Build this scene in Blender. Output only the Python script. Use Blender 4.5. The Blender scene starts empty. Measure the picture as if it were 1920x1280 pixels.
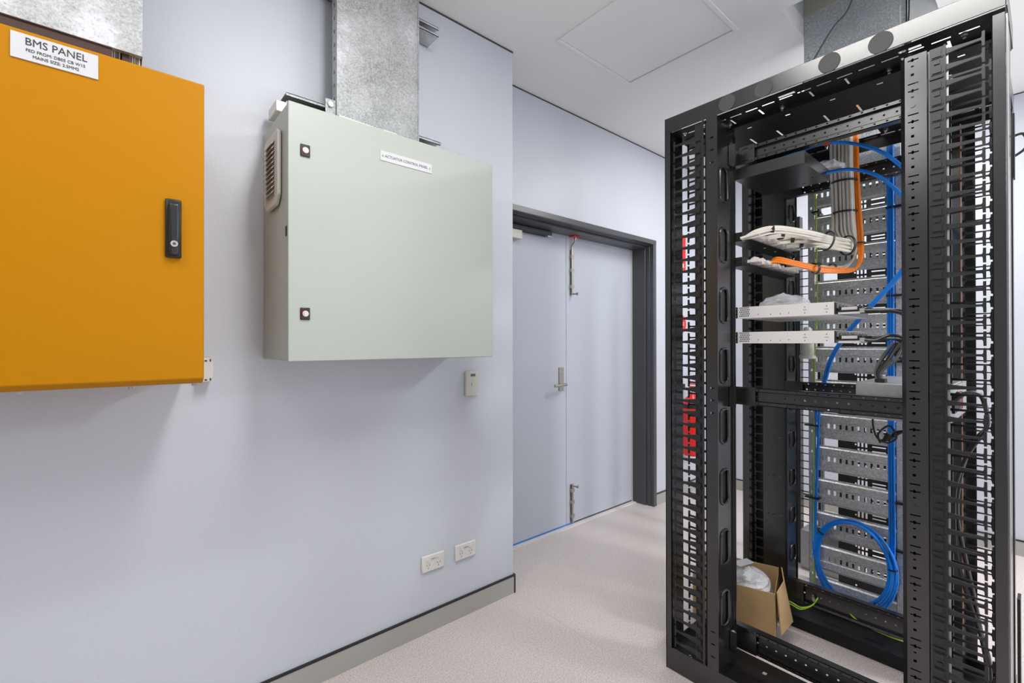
import bpy, math, random
from mathutils import Vector, Matrix
random.seed(7)
R = math.radians
SC = bpy.context.scene
COL = SC.collection

# ------------------------------------------------------------------ camera
cam_d = bpy.data.cameras.new('camera')
cam = bpy.data.objects.new('camera', cam_d)
COL.objects.link(cam)
SC.camera = cam
cam_d.sensor_width = 36.0
cam_d.lens = 868.087 / 1920 * 36.0
cam_d.clip_start = 0.02
YAW, PITCH, ROLL = R(49.34255), R(0.22926), R(-0.06973)
_F = Vector((math.cos(PITCH) * math.cos(YAW), math.cos(PITCH) * math.sin(YAW), math.sin(PITCH)))
_R = Vector((math.sin(YAW), -math.cos(YAW), 0))
_U = _R.cross(_F)
_r = _R * math.cos(ROLL) + _U * math.sin(ROLL)
_u = _U * math.cos(ROLL) - _R * math.sin(ROLL)
_b = -_F
cam.matrix_world = Matrix(((_r.x, _u.x, _b.x, 0), (_r.y, _u.y, _b.y, 0), (_r.z, _u.z, _b.z, 1.3), (0, 0, 0, 1)))

# ------------------------------------------------------------------ world, lights, exposure
w = bpy.data.worlds.new('world'); SC.world = w; w.use_nodes = True
w.node_tree.nodes['Background'].inputs[0].default_value = (0.75, 0.8, 0.88, 1)
w.node_tree.nodes['Background'].inputs[1].default_value = 0.3
SC.view_settings.view_transform = 'Standard'
SC.view_settings.look = 'None'
SC.view_settings.gamma = 1
SC.view_settings.use_curve_mapping = False
SC.view_settings.exposure = 0.0
CEIL = 2.83
LAMPS = [(0.62, 0.30, 0), (3.25, 0.74, 0), (-0.75, 0.72, 1), (3.35, -2.3, 0)]      # x, y, 1 = lies along x
LAMP_W = [25, 27, 13, 104]
for (lx, ly, along_x), lw in zip(LAMPS, LAMP_W):
    ld = bpy.data.lights.new('troffer_light', 'AREA')
    ld.shape = 'RECTANGLE'; ld.size = 0.12 if along_x else 0.26; ld.size_y = 1.16 if ly != 0.74 else 1.0
    ld.energy = lw; ld.color = (1.0, 0.985, 0.96)
    lo = bpy.data.objects.new('troffer_light', ld); COL.objects.link(lo)
    lo.location = (lx, ly, CEIL - 0.022); lo.rotation_euler.z = math.pi / 2 * along_x

# added fill lights without fixtures, out of view, facing up to brighten the ceiling
for (lx, ly, lz, lw) in ((2.6, -1.6, 0.8, 20), (0.5, -0.9, 0.8, 18)):
    ld = bpy.data.lights.new('added_fill_light', 'AREA')
    ld.shape = 'DISK'; ld.size = 0.7; ld.energy = lw; ld.color = (1.0, 0.99, 0.97)
    lo = bpy.data.objects.new('added_fill_light', ld); COL.objects.link(lo)
    lo.location = (lx, ly, lz); lo.rotation_euler = (math.pi, 0, 0)

# ------------------------------------------------------------------ materials
def _tree(name):
    m = bpy.data.materials.new(name); m.use_nodes = True
    nt = m.node_tree; b = nt.nodes['Principled BSDF']
    return m, nt, b
def _co(nt):
    return nt.nodes.new('ShaderNodeTexCoord').outputs['Object']
def _noise(nt, scale, detail=2, rough=0.5, vec=None):
    n = nt.nodes.new('ShaderNodeTexNoise'); n.inputs['Scale'].default_value = scale
    n.inputs['Detail'].default_value = detail; n.inputs['Roughness'].default_value = rough
    nt.links.new(vec if vec else _co(nt), n.inputs['Vector'])
    return n.outputs['Fac']
def _ramp(nt, fac, stops):
    r = nt.nodes.new('ShaderNodeValToRGB')
    while len(r.color_ramp.elements) < len(stops): r.color_ramp.elements.new(0.5)
    for e, (p, c) in zip(r.color_ramp.elements, stops):
        e.position = p; e.color = (*c, 1) if len(c) == 3 else c
    nt.links.new(fac, r.inputs[0]); return r.outputs[0]
def _bump(nt, b, fac, strength, dist=0.001):
    n = nt.nodes.new('ShaderNodeBump'); n.inputs['Strength'].default_value = strength
    n.inputs['Distance'].default_value = dist
    nt.links.new(fac, n.inputs['Height']); nt.links.new(n.outputs[0], b.inputs['Normal'])
def mat(name, col, rough=0.5, metal=0.0, var=0.04, vscale=3.0, bump=0.0, bscale=400.0, spec=0.5, coat=0.0, bdist=0.001):
    m, nt, b = _tree(name)
    lo = tuple(max(0, c * (1 - var)) for c in col); hi = tuple(min(1, c * (1 + var)) for c in col)
    nt.links.new(_ramp(nt, _noise(nt, vscale), [(0.3, lo), (0.7, hi)]), b.inputs['Base Color'])
    b.inputs['Roughness'].default_value = rough; b.inputs['Metallic'].default_value = metal
    b.inputs['Specular IOR Level'].default_value = spec
    b.inputs['Coat Weight'].default_value = coat
    if bump: _bump(nt, b, _noise(nt, bscale), bump, bdist)
    return m
M = {}
M['wall'] = mat('wall_paint', (0.60, 0.635, 0.70), 0.42, var=0.01, bump=0.35, bscale=90, bdist=0.0012, spec=0.4)
M['door'] = mat('door_paint', (0.52, 0.555, 0.635), 0.38, var=0.01, bump=0.2, bscale=140, bdist=0.0006)
M['ceiling'] = mat('ceiling_paint', (0.85, 0.85, 0.85), 0.85, var=0.015, vscale=1.5)
M['hatch'] = mat('hatch_paint', (0.85, 0.85, 0.855), 0.7, var=0.01)
M['white'] = mat('white_plastic', (0.72, 0.70, 0.66), 0.3, var=0.01)
M['offwhite'] = mat('warm_white_plastic', (0.62, 0.61, 0.56), 0.35, var=0.01)
M['skirt'] = mat('skirting_vinyl', (0.40, 0.40, 0.37), 0.45, var=0.02)
M['blackcap'] = mat('black_capping', (0.012, 0.012, 0.014), 0.4)
M['frame'] = mat('charcoal_frame_paint', (0.075, 0.077, 0.085), 0.3, var=0.03)
M['orange'] = mat('orange_enamel', (0.47, 0.195, 0.001), 0.48, spec=0.12, var=0.01, bump=0.12, bscale=500, bdist=0.0004)
M['greypanel'] = mat('light_grey_green_enamel', (0.42, 0.455, 0.418), 0.38, var=0.01, bump=0.15, bscale=500, bdist=0.0004)
M['vent'] = mat('vent_plastic', (0.58, 0.57, 0.52), 0.45, var=0.01)
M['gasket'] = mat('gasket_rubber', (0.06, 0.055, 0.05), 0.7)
M['black'] = mat('black_powder_coat', (0.011, 0.0112, 0.0115), 0.23, var=0.1, bump=0.25, bscale=900, bdist=0.0003, spec=1.0)
M['blackin'] = mat('matt_black_paint', (0.008, 0.008, 0.0085), 0.5, var=0.1, spec=0.3)
M['brown'] = mat('shaded_orange', (0.045, 0.013, 0.006), 0.5)  # orange enamel with shade painted into the colour
M['plastic'] = mat('black_moulded_plastic', (0.016, 0.016, 0.017), 0.33, var=0.05, spec=0.5)
M['blackmatte'] = mat('black_rubber', (0.012, 0.012, 0.013), 0.5)
M['darkknock'] = mat('knockout_disc', (0.055, 0.055, 0.056), 0.55, var=0.12, vscale=600, bump=0.5, bscale=900)
M['cable_black'] = mat('black_cable_jacket', (0.02, 0.02, 0.021), 0.38)
M['steel'] = mat('brushed_steel', (0.45, 0.43, 0.38), 0.3, metal=0.9, var=0.08, vscale=80)
M['zinc'] = mat('zinc_screw', (0.7, 0.69, 0.66), 0.25, metal=0.9)
M['alu'] = mat('aluminium_case', (0.80, 0.78, 0.77), 0.42, metal=0.25, var=0.02)
M['brushed'] = mat('brushed_grey_case', (0.40, 0.41, 0.41), 0.38, metal=0.6, var=0.08, vscale=60)
M['copper'] = mat('copper_bar', (0.75, 0.36, 0.22), 0.3, metal=0.9)
M['blue'] = mat('blue_cable_jacket', (0.006, 0.255, 0.92), 0.36, var=0.03)
M['cream'] = mat('cream_cable_jacket', (0.76, 0.73, 0.65), 0.42, var=0.05, vscale=30)
M['orangecable'] = mat('orange_cable_jacket', (0.85, 0.22, 0.012), 0.38, var=0.04)
M['greencable'] = mat('green_yellow_cable', (0.36, 0.62, 0.04), 0.4, var=0.35, vscale=300)
M['yellow'] = mat('yellow_wire', (0.8, 0.62, 0.02), 0.4)
M['red'] = mat('red_enamel', (0.75, 0.02, 0.012), 0.28, var=0.02)
M['tape'] = mat('blue_masking_film', (0.05, 0.2, 0.55), 0.4)
M['signwhite'] = mat('engraved_label_white', (0.60, 0.61, 0.64), 0.3, var=0.005)
M['ink'] = mat('dark_ink', (0.015, 0.03, 0.035), 0.5)
M['inkgrey'] = mat('grey_ink', (0.12, 0.13, 0.13), 0.5)
M['teal'] = mat('teal_print', (0.02, 0.35, 0.38), 0.4)
M['card'] = mat('corrugated_cardboard', (0.52, 0.345, 0.165), 0.75, var=0.06, vscale=9, bump=0.25, bscale=60)
M['cardin'] = mat('cardboard_inside', (0.40, 0.26, 0.13), 0.8, var=0.05)
M['frost'] = mat('milky_fitting_plastic', (0.60, 0.62, 0.55), 0.35)
M['greyplug'] = mat('grey_plug', (0.42, 0.40, 0.37), 0.35)
M['tagplate'] = mat('plug_tag', (0.62, 0.62, 0.6), 0.35)
M['creamboard'] = mat('cream_board', (0.62, 0.62, 0.52), 0.6)
M['brassy'] = mat('strut_inside', (0.20, 0.19, 0.13), 0.5, metal=0.5)

def galv(name, base=0.52, tint=(0.95, 1.0, 0.99), metal=0.35):
    m, nt, b = _tree(name)
    co = _co(nt)
    v = nt.nodes.new('ShaderNodeTexVoronoi'); v.inputs['Scale'].default_value = 230; nt.links.new(co, v.inputs['Vector'])
    sp = nt.nodes.new('ShaderNodeSeparateColor'); nt.links.new(v.outputs['Color'], sp.inputs[0])
    cells = _ramp(nt, sp.outputs[0], [(0.0, tuple(base * .72 * t for t in tint)), (0.55, tuple(base * t for t in tint)), (1.0, tuple(min(1, base * 1.3) * t for t in tint))])
    big = _noise(nt, 5, 5, 0.65, co)
    patches = _ramp(nt, big, [(0.42, (0, 0, 0)), (0.60, (0.35, 0.35, 0.35)), (0.66, (0.75, 0.75, 0.75))])
    mx = nt.nodes.new('ShaderNodeMix'); mx.data_type = 'RGBA'
    nt.links.new(patches, mx.inputs[0]); nt.links.new(cells, mx.inputs[6]); mx.inputs[7].default_value = (0.70, 0.71, 0.76, 1)
    speck = _ramp(nt, _noise(nt, 160, 3, 0.7, co), [(0.28, (0.45, 0.45, 0.45)), (0.42, (1, 1, 1))])
    mul = nt.nodes.new('ShaderNodeMix'); mul.data_type = 'RGBA'; mul.blend_type = 'MULTIPLY'; mul.inputs[0].default_value = 0.8
    nt.links.new(mx.outputs[2], mul.inputs[6]); nt.links.new(speck, mul.inputs[7])
    nt.links.new(mul.outputs[2], b.inputs['Base Color'])
    b.inputs['Metallic'].default_value = metal
    nt.links.new(_ramp(nt, sp.outputs[1], [(0, (0.34,) * 3), (1, (0.52,) * 3)]), b.inputs['Roughness'])
    _bump(nt, b, sp.outputs[2], 0.12, 0.0006)
    return m
M['galv'] = galv('galvanised_steel', 0.36)
M['galvp'] = galv('galvanised_cover', 0.74, (0.92, 1.0, 1.02), 0.08)
M['galvd'] = galv('galvanised_slat', 0.62, (1, 1, 0.97))

def floor_mat():
    m, nt, b = _tree('speckled_vinyl'); co = _co(nt)
    a = _ramp(nt, _noise(nt, 170, 2, 0.6, co), [(0.32, (0.46, 0.405, 0.395)), (0.5, (0.63, 0.565, 0.545)), (0.68, (0.74, 0.68, 0.66))])
    v = nt.nodes.new('ShaderNodeTexVoronoi'); v.inputs['Scale'].default_value = 120; nt.links.new(co, v.inputs['Vector'])
    sp = _ramp(nt, v.outputs['Distance'], [(0.10, (0.62, 0.60, 0.60)), (0.22, (1, 1, 1))])
    mul = nt.nodes.new('ShaderNodeMix'); mul.data_type = 'RGBA'; mul.blend_type = 'MULTIPLY'; mul.inputs[0].default_value = 0.6
    nt.links.new(a, mul.inputs[6]); nt.links.new(sp, mul.inputs[7]); nt.links.new(mul.outputs[2], b.inputs['Base Color'])
    b.inputs['Roughness'].default_value = 0.42
    return m
M['floor'] = floor_mat()
M['weld'] = mat('weld_line', (0.60, 0.56, 0.54), 0.4)

def film(name, col, alpha, rough=0.12):
    m, nt, b = _tree(name)
    b.inputs['Base Color'].default_value = (*col, 1); b.inputs['Roughness'].default_value = rough
    b.inputs['Alpha'].default_value = alpha
    _bump(nt, b, _noise(nt, 40, 4, 0.6), 0.9, 0.006)
    return m
M['film'] = film('clear_plastic_film', (0.80, 0.82, 0.86), 0.42)
M['filmwhite'] = film('white_plastic_bag', (0.78, 0.79, 0.82), 0.88, 0.25)
M['clearplug'] = film('clear_plug_plastic', (0.80, 0.76, 0.74), 0.75, 0.1)
def emit(name, col, s):
    m, nt, b = _tree(name)
    b.inputs['Base Color'].default_value = (*col, 1); b.inputs['Emission Color'].default_value = (*col, 1)
    b.inputs['Emission Strength'].default_value = s
    return m
M['diffuser'] = emit('lit_diffuser', (1, 0.99, 0.97), 2.0)

# ------------------------------------------------------------------ mesh helpers
ORG = {}
class MB:
    def __init__(s): s.v = []; s.f = []
    def add(s, vs, fs):
        n = len(s.v); s.v += [tuple(p) for p in vs]; s.f += [tuple(i + n for i in f) for f in fs]; return s
    def box(s, a, b):
        x0, x1 = sorted((a[0], b[0])); y0, y1 = sorted((a[1], b[1])); z0, z1 = sorted((a[2], b[2]))
        vs = [(x0, y0, z0), (x1, y0, z0), (x1, y1, z0), (x0, y1, z0), (x0, y0, z1), (x1, y0, z1), (x1, y1, z1), (x0, y1, z1)]
        return s.add(vs, [(0, 3, 2, 1), (4, 5, 6, 7), (0, 1, 5, 4), (1, 2, 6, 5), (2, 3, 7, 6), (3, 0, 4, 7)])
    def cyl(s, c, axis, r, h, n=16, r2=None, cap=True):
        """c = centre of the first end, axis = direction, h = length"""
        ax = Vector(axis).normalized(); t = ax.orthogonal().normalized(); q = ax.cross(t)
        if r2 is None: r2 = r
        vs = []
        for k, rr in ((0, r), (1, r2)):
            for i in range(n):
                a = 2 * math.pi * i / n
                vs.append(Vector(c) + ax * (h * k) + (t * math.cos(a) + q * math.sin(a)) * rr)
        fs = [(i, (i + 1) % n, n + (i + 1) % n, n + i) for i in range(n)]
        if cap: fs += [tuple(range(n - 1, -1, -1)), tuple(range(n, 2 * n))]
        return s.add(vs, fs)
    def lathe(s, c, prof, n=24, axis=(0, 0, 1)):
        ax = Vector(axis).normalized(); t = ax.orthogonal().normalized(); q = ax.cross(t)
        vs = []
        for r, h in prof:
            for i in range(n):
                a = 2 * math.pi * i / n
                vs.append(Vector(c) + ax * h + (t * math.cos(a) + q * math.sin(a)) * r)
        fs = []
        for k in range(len(prof) - 1):
            for i in range(n):
                fs.append((k * n + i, k * n + (i + 1) % n, (k + 1) * n + (i + 1) % n, (k + 1) * n + i))
        fs += [tuple(range(n - 1, -1, -1)), tuple(range((len(prof) - 1) * n, len(prof) * n))]
        return s.add(vs, fs)
    def tube(s, pts, r, n=8, closed=False):
        P = [Vector(p) for p in pts]; m = len(P)
        vs = []; prev = None
        for i in range(m):
            if closed: d = P[(i + 1) % m] - P[i - 1]
            else: d = P[min(i + 1, m - 1)] - P[max(i - 1, 0)]
            d.normalize()
            if prev is None: t = d.orthogonal().normalized()
            else:
                t = prev - d * prev.dot(d)
                t = t.normalized() if t.length > 1e-6 else d.orthogonal().normalized()
            prev = t; q = d.cross(t)
            for k in range(n):
                a = 2 * math.pi * k / n
                vs.append(P[i] + (t * math.cos(a) + q * math.sin(a)) * r)
        fs = []
        for i in range(m if closed else m - 1):
            j = (i + 1) % m
            for k in range(n):
                fs.append((i * n + k, i * n + (k + 1) % n, j * n + (k + 1) % n, j * n + k))
        if not closed: fs += [tuple(range(n - 1, -1, -1)), tuple(range((m - 1) * n, m * n))]
        return s.add(vs, fs)
    def prism(s, poly, plane, a, b):
        """poly in 2-D; plane 'x','y','z' = the axis it is extruded along from a to b"""
        def pt(p, h):
            return {'x': (h, p[0], p[1]), 'y': (p[0], h, p[1]), 'z': (p[0], p[1], h)}[plane]
        n = len(poly)
        vs = [pt(p, a) for p in poly] + [pt(p, b) for p in poly]
        fs = [tuple(range(n)), tuple(range(2 * n - 1, n - 1, -1))] + [(i, n + i, n + (i + 1) % n, (i + 1) % n) for i in range(n)]
        return s.add(vs, fs)
    def holed(s, plane, at, th, u0, u1, v0, v1, holes):
        """plate in the plane with rectangular through holes (u0,u1,v0,v1)"""
        u0, u1 = sorted((u0, u1)); v0, v1 = sorted((v0, v1))
        H = [(max(u0, min(a, b)), min(u1, max(a, b)), max(v0, min(c, d)), min(v1, max(c, d))) for a, b, c, d in holes]
        H = [h for h in H if h[0] < h[1] and h[2] < h[3]]
        vs = sorted({v0, v1, *[h[2] for h in H], *[h[3] for h in H]})
        # merge rows with identical cuts
        rows = []
        for a, b in zip(vs, vs[1:]):
            if b - a < 1e-6: continue
            cuts = sorted((h[0], h[1]) for h in H if h[2] <= a + 1e-7 and h[3] >= b - 1e-7)
            if rows and rows[-1][2] == cuts: rows[-1][1] = b
            else: rows.append([a, b, cuts])
        for a, b, cuts in rows:
            x = u0
            for c, d in cuts + [(u1, u1)]:
                if c > x + 1e-7:
                    if plane == 'x': s.box((at, x, a), (at + th, c, b))
                    elif plane == 'y': s.box((x, at, a), (c, at + th, b))
                    else: s.box((x, a, at), (c, b, at + th))
                x = max(x, d)
        return s
    def mesh(s, name, o=(0, 0, 0), smooth=False):
        me = bpy.data.meshes.new(name)
        o = Vector(o)
        me.from_pydata([Vector(v) - o for v in s.v], [], s.f)
        import bmesh
        bm = bmesh.new(); bm.from_mesh(me); bmesh.ops.recalc_face_normals(bm, faces=bm.faces); bm.to_mesh(me); bm.free()
        if smooth:
            for p in me.polygons: p.use_smooth = True
            try: me.set_sharp_from_angle(angle=R(40))
            except Exception: pass
        me.update(); return me
    def build(s, name, m, parent=None, smooth=False, bevel=0.0, seg=2, origin=None):
        if parent is not None: o = ORG[parent.name]
        elif origin is not None: o = Vector(origin)
        else:
            xs = [v[0] for v in s.v]; ys = [v[1] for v in s.v]; zs = [v[2] for v in s.v]
            o = Vector(((min(xs) + max(xs)) / 2, (min(ys) + max(ys)) / 2, min(zs)))
        me = s.mesh(name, o, smooth or bevel > 0); me.materials.append(m if not isinstance(m, str) else M[m])
        ob = bpy.data.objects.new(name, me); COL.objects.link(ob)
        if parent is not None: ob.parent = parent
        else: ob.location = o
        ORG[ob.name] = Vector(o)
        if bevel > 0:
            bv = ob.modifiers.new('bevel', 'BEVEL'); bv.width = bevel; bv.segments = seg; bv.limit_method = 'ANGLE'; bv.angle_limit = R(40)
        return ob
def tag(o, label, cat, group=None):
    o['label'] = label; o['category'] = cat
    if group: o['group'] = group
    return o
def struct(o): o['kind'] = 'structure'; return o
def thing(name, loc, label, cat, group=None):
    o = bpy.data.objects.new(name, None); COL.objects.link(o); o.location = loc; ORG[o.name] = Vector(loc)
    o.empty_display_size = 0.05
    return tag(o, label, cat, group)
def piece(name, me, m, parent, loc):
    """a part that shares mesh data; me has its own local origin"""
    if not me.materials: me.materials.append(M[m])
    ob = bpy.data.objects.new(name, me); COL.objects.link(ob); ob.parent = parent
    ob.location = Vector(loc) - ORG[parent.name]; ORG[ob.name] = Vector(loc)
    return ob
def clone(root, dloc, label, rename=None):
    r = root.copy(); COL.objects.link(r); r.location = root.location + Vector(dloc); r['label'] = label
    for ch in list(root.children):
        c = ch.copy(); COL.objects.link(c); c.parent = r
        for g in ch.children:
            d = g.copy(); COL.objects.link(d); d.parent = c
    return r
def spline(pts, n=6):
    P = [Vector(p) for p in pts]; out = []
    for i in range(len(P) - 1):
        p0 = P[max(i - 1, 0)]; p1 = P[i]; p2 = P[i + 1]; p3 = P[min(i + 2, len(P) - 1)]
        for k in range(n):
            t = k / n
            out.append(0.5 * ((2 * p1) + (p2 - p0) * t + (2 * p0 - 5 * p1 + 4 * p2 - p3) * t * t + (3 * p1 - p0 - 3 * p2 + p3) * t ** 3))
    out.append(P[-1]); return out
def text(name, body, size, loc, face, m, parent, align='CENTER', squeeze=1.0, ext=0.0004):
    """flat lettering; face '-y' or '-x' or '+z': the way the letters look"""
    cu = bpy.data.curves.new(name, 'FONT'); cu.body = body; cu.size = size; cu.align_x = align; cu.align_y = 'CENTER'
    cu.extrude = ext; cu.resolution_u = 3
    to = bpy.data.objects.new(name, cu); COL.objects.link(to)
    dg = bpy.context.evaluated_depsgraph_get(); dg.update()
    me = bpy.data.meshes.new_from_object(to.evaluated_get(dg))
    bpy.data.objects.remove(to); bpy.data.curves.remove(cu)
    o = Vector(loc) - ORG[parent.name]
    for v in me.vertices:
        x, y, z = v.co.x * squeeze, v.co.y, v.co.z
        if face == '-y': p = Vector((x, -z, y))
        elif face == '-x': p = Vector((-z, -x, y))
        else: p = Vector((x, y, z))
        v.co = p + o
    me.materials.clear(); me.materials.append(M[m])
    ob = bpy.data.objects.new(name, me); COL.objects.link(ob); ob.parent = parent
    ORG[ob.name] = ORG[parent.name]
    return ob
def slot_ring(plane, at, uc, vc, hu, hv, n=6):
    """stadium outline points for a slot of half sizes hu, hv (rounded corners)"""
    r = min(hu, hv) * 0.75; pts = []
    for cx, cy, a0 in ((hu - r, hv - r, 0), (-hu + r, hv - r, 90), (-hu + r, -hv + r, 180), (hu - r, -hv + r, 270)):
        for k in range(n):
            a = R(a0 + 90 * k / (n - 1)); pts.append((uc + cx + r * math.cos(a), vc + cy + r * math.sin(a)))
    if plane == 'y': return [(p[0], at, p[1]) for p in pts]
    return [(at, p[0], p[1]) for p in pts]

# ================================================================== SETTING
WY = 1.836           # left wall face
CX = 1.582           # its outside corner
DY = 2.07            # door wall face
FX = 4.20            # far wall
X0, Y0 = -3.2, -3.2
floor = struct(MB().box((X0 - .1, Y0 - .1, -0.08), (FX + .1, 2.6, 0)).build('floor', 'floor', origin=(0, 0, 0)))
MB().box((CX - .003, Y0, 0), (CX + .003, WY - 0.01, 0.0006)).build('weld_seam', 'weld', floor)
MB().box((CX, 0.6, 0), (FX, 0.606, 0.0006)).build('weld_seam', 'weld', floor)
# ceiling with opening for the cable riser
HX0, HX1, HY0, HY1 = 2.33, 2.86, 0.33, 0.80
c = MB().holed('z', CEIL, 0.09, X0 - .1, FX + .1, Y0 - .1, 2.6, [(HX0, HX1, HY0, HY1), (1.69, 2.31, 0.985, 1.625)])
ceiling = struct(c.build('ceiling', 'ceiling', origin=(0, 0, CEIL)))
# shaft above the opening
sh = MB().box((HX0 - .02, HY0 - .02, CEIL + .09), (HX0, HY1 + .02, 3.5)).box((HX1, HY0 - .02, CEIL + .09), (HX1 + .02, HY1 + .02, 3.5))
sh.box((HX0 - .02, HY1, CEIL + .09), (HX1 + .02, HY1 + .02, 3.5)).box((HX0 - .02, HY0 - .02, CEIL + .09), (HX1 + .02, HY0, 3.5)).box((HX0, HY0, 3.5), (HX1, HY1, 3.52))
struct(sh.build('trim_1', 'wall'))
# walls
struct(MB().box((X0, WY, 0), (CX, WY + .12, CEIL)).box((CX - .12, WY + .12, 0), (CX, DY + .02, CEIL)).build('wall_left', 'wall', origin=(0, 0, 0)))
DX0, DX1, DH = 1.63, 3.252, 2.085    # door opening
dw = MB().box((CX - .1, DY, DH + .03), (FX + .1, DY + .35, CEIL)).box((DX1 + .02, DY, 0), (FX + .1, DY + .35, DH + .03)).box((CX - .1, DY, 0), (DX0 - .02, DY + .35, DH + .03))
struct(dw.build('wall_back', 'wall', origin=(0, 0, 0)))
struct(MB().box((FX, Y0, 0), (FX + .1, DY + .1, CEIL)).build('wall_right', 'wall', origin=(0, 0, 0)))
struct(MB().box((X0, Y0 - .1, 0), (FX, Y0, CEIL)).build('wall_front', 'wall', origin=(0, 0, 0)))
struct(MB().box((X0 - .1, Y0, 0), (X0, WY + .1, CEIL)).build('wall_side', 'wall', origin=(0, 0, 0)))
# dark shadow line at the top of the walls
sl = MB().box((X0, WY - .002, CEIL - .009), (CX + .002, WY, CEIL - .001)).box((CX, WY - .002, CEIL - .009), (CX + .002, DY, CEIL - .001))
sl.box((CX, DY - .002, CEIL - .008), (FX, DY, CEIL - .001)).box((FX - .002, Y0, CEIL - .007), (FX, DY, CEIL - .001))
struct(sl.build('wall_top_shadow_strip', 'gasket', origin=(0, 0, CEIL)))
# skirting with black capping
def skirting(name, segs):
    a, b = MB(), MB()
    for (x0, y0, x1, y1, nx, ny) in segs:
        t = 0.008
        a.box((x0, y0, 0), (x1 + nx * t, y1 + ny * t, 0.088))
        b.box((x0, y0, 0.088), (x1 + nx * t * 1.2, y1 + ny * t * 1.2, 0.096))
    o = struct(a.build(name, 'skirt', origin=(0, 0, 0))); b.build('capping', 'blackcap', o); return o
bl = skirting('baseboard_left', [(X0, WY, CX, WY, 0, -1), (CX, WY - .008, CX, DY, 1, 0)])
MB().box((CX, WY - .0095, 0), (CX + .0095, WY - .004, 0.096)).build('corner_bead', 'blackcap', bl)
skirting('baseboard_back', [(DX1 + .042, DY, FX, DY, 0, -1)])
skirting('baseboard_right', [(FX, Y0, FX, DY, -1, 0)])
# ceiling access hatch
hx0, hx1, hy0, hy1 = 1.69, 2.31, 0.985, 1.625
hf = MB()
for (a, b, c_, d) in ((hx0, hx1, hy0, hy0 + .022), (hx0, hx1, hy1 - .022, hy1), (hx0, hx0 + .022, hy0 + .022, hy1 - .022), (hx1 - .022, hx1, hy0 + .022, hy1 - .022)):
    hf.box((a, c_, CEIL - .006), (b, d, CEIL + .03))
hatch = thing('ceiling_hatch', (2.0, 1.305, CEIL), 'square white access hatch flush in the ceiling', 'hatch')
hf.build('hatch_frame', 'hatch', hatch, bevel=.003)
hp = MB().box((hx0 + .0245, hy0 + .0245, CEIL - .001), (hx1 - .0245, hy1 - .0245, CEIL + .02)).build('hatch_panel', 'hatch', hatch)
MB().box((hx0 + .02, hy0 + .02, CEIL + .021), (hx1 - .02, hy1 - .02, CEIL + .026)).build('gap_seal', 'gasket', hatch)
MB().cyl((2.21, 1.06, CEIL - .001), (0, 0, -1), .006, .0015, 12).build('hatch_lock', 'zinc', hatch)

# recessed lights (outside the frame, they light the room)
for i, (lx, ly, along_x) in enumerate(LAMPS):
    t = thing('ceiling_light', (lx, ly, CEIL - .02), 'recessed rectangular ceiling light outside the view', 'light', 'recessed ceiling lights')
    def oriented(m):
        if along_x: m.v = [(lx + (v[1] - ly), ly + (v[0] - lx), v[2]) for v in m.v]
        return m
    fr = MB()
    for (a, b, c_, d) in ((-.16, .16, -.61, -.59), (-.16, .16, .59, .61), (-.16, -.14, -.59, .59), (.14, .16, -.59, .59)):
        fr.box((lx + a, ly + c_, CEIL - .02), (lx + b, ly + d, CEIL))
    oriented(fr).build('light_frame', 'hatch', t)
    oriented(MB().box((lx - .14, ly - .59, CEIL - .012), (lx + .14, ly + .59, CEIL))).build('diffuser', 'diffuser', t)
    t['label'] = ('recessed ceiling light above the grey-green enclosure, outside the view', 'recessed ceiling light behind the server rack', 'recessed ceiling light above the orange board, outside the view', 'recessed ceiling light far to the right, outside the view')[i]

# ------------------------------------------------------------------ double door
LY = 2.25            # leaf face
fr = MB()
# architrave face, rebate and jamb
fr.box((DX0 - .042, DY - .012, DH), (DX1 + .042, DY + .02, DH + .036))
fr.box((DX1, DY - .012, 0), (DX1 + .040, DY + .02, DH))
fr.box((DX0 - .042, DY - .012, 0), (DX0, DY + .02, DH))
fr.box((DX0, DY + .02, DH - .004), (DX1, LY + .06, DH + .03))
fr.box((DX1 - .006, DY + .02, 0), (DX1 + .02, LY + .06, DH - .004))
fr.box((DX0 - .02, DY + .02, 0), (DX0, LY + .06, DH - .004))
fr.box((DX0, DY + .055, DH - .018), (DX1, LY - .004, DH - .004))
fr.box((DX1 - .018, DY + .055, 0), (DX1 - .006, LY - .004, DH - .004))
d1 = struct(MB().box((DX0, LY, .012), (2.4385, LY + .04, DH - .02)).build('door_1', 'door', origin=(DX0, LY, 0)))
d2 = struct(MB().box((2.4425, LY, .012), (DX1 - .03, LY + .04, DH - .02)).build('door_2', 'door', origin=(DX1, LY, 0)))
tf = struct(fr.build('trim_3', 'frame', bevel=.002))
MB().box((DX1 - .03, LY - .006, 0), (DX1 - .018, LY + .04, DH - .02)).box((DX0, LY + .002, DH - .032), (DX1 - .018, LY + .05, DH - .018)).build('jamb_seal', 'offwhite', tf)
MB().box((2.4385, LY + .012, .012), (2.4425, LY + .03, DH - .02)).build('meeting_seal', 'gasket', tf)
th = MB().box((DX0, LY - .035, 0), (DX1 - .02, LY + .05, .006)).box((DX0, LY - .04, 0), (DX1 - .02, LY - .033, .008))
tt = struct(th.build('trim_4', 'alu', origin=(2.4, LY, 0)))
MB().box((DX0, LY - .006, .006), (2.52, LY + .004, .0135)).build('film_strip', 'tape', tt)
MB().box((2.52, LY - .003, .006), (DX1 - .03, LY + .004, .0135)).build('door_sweep', 'gasket', tt)
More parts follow.
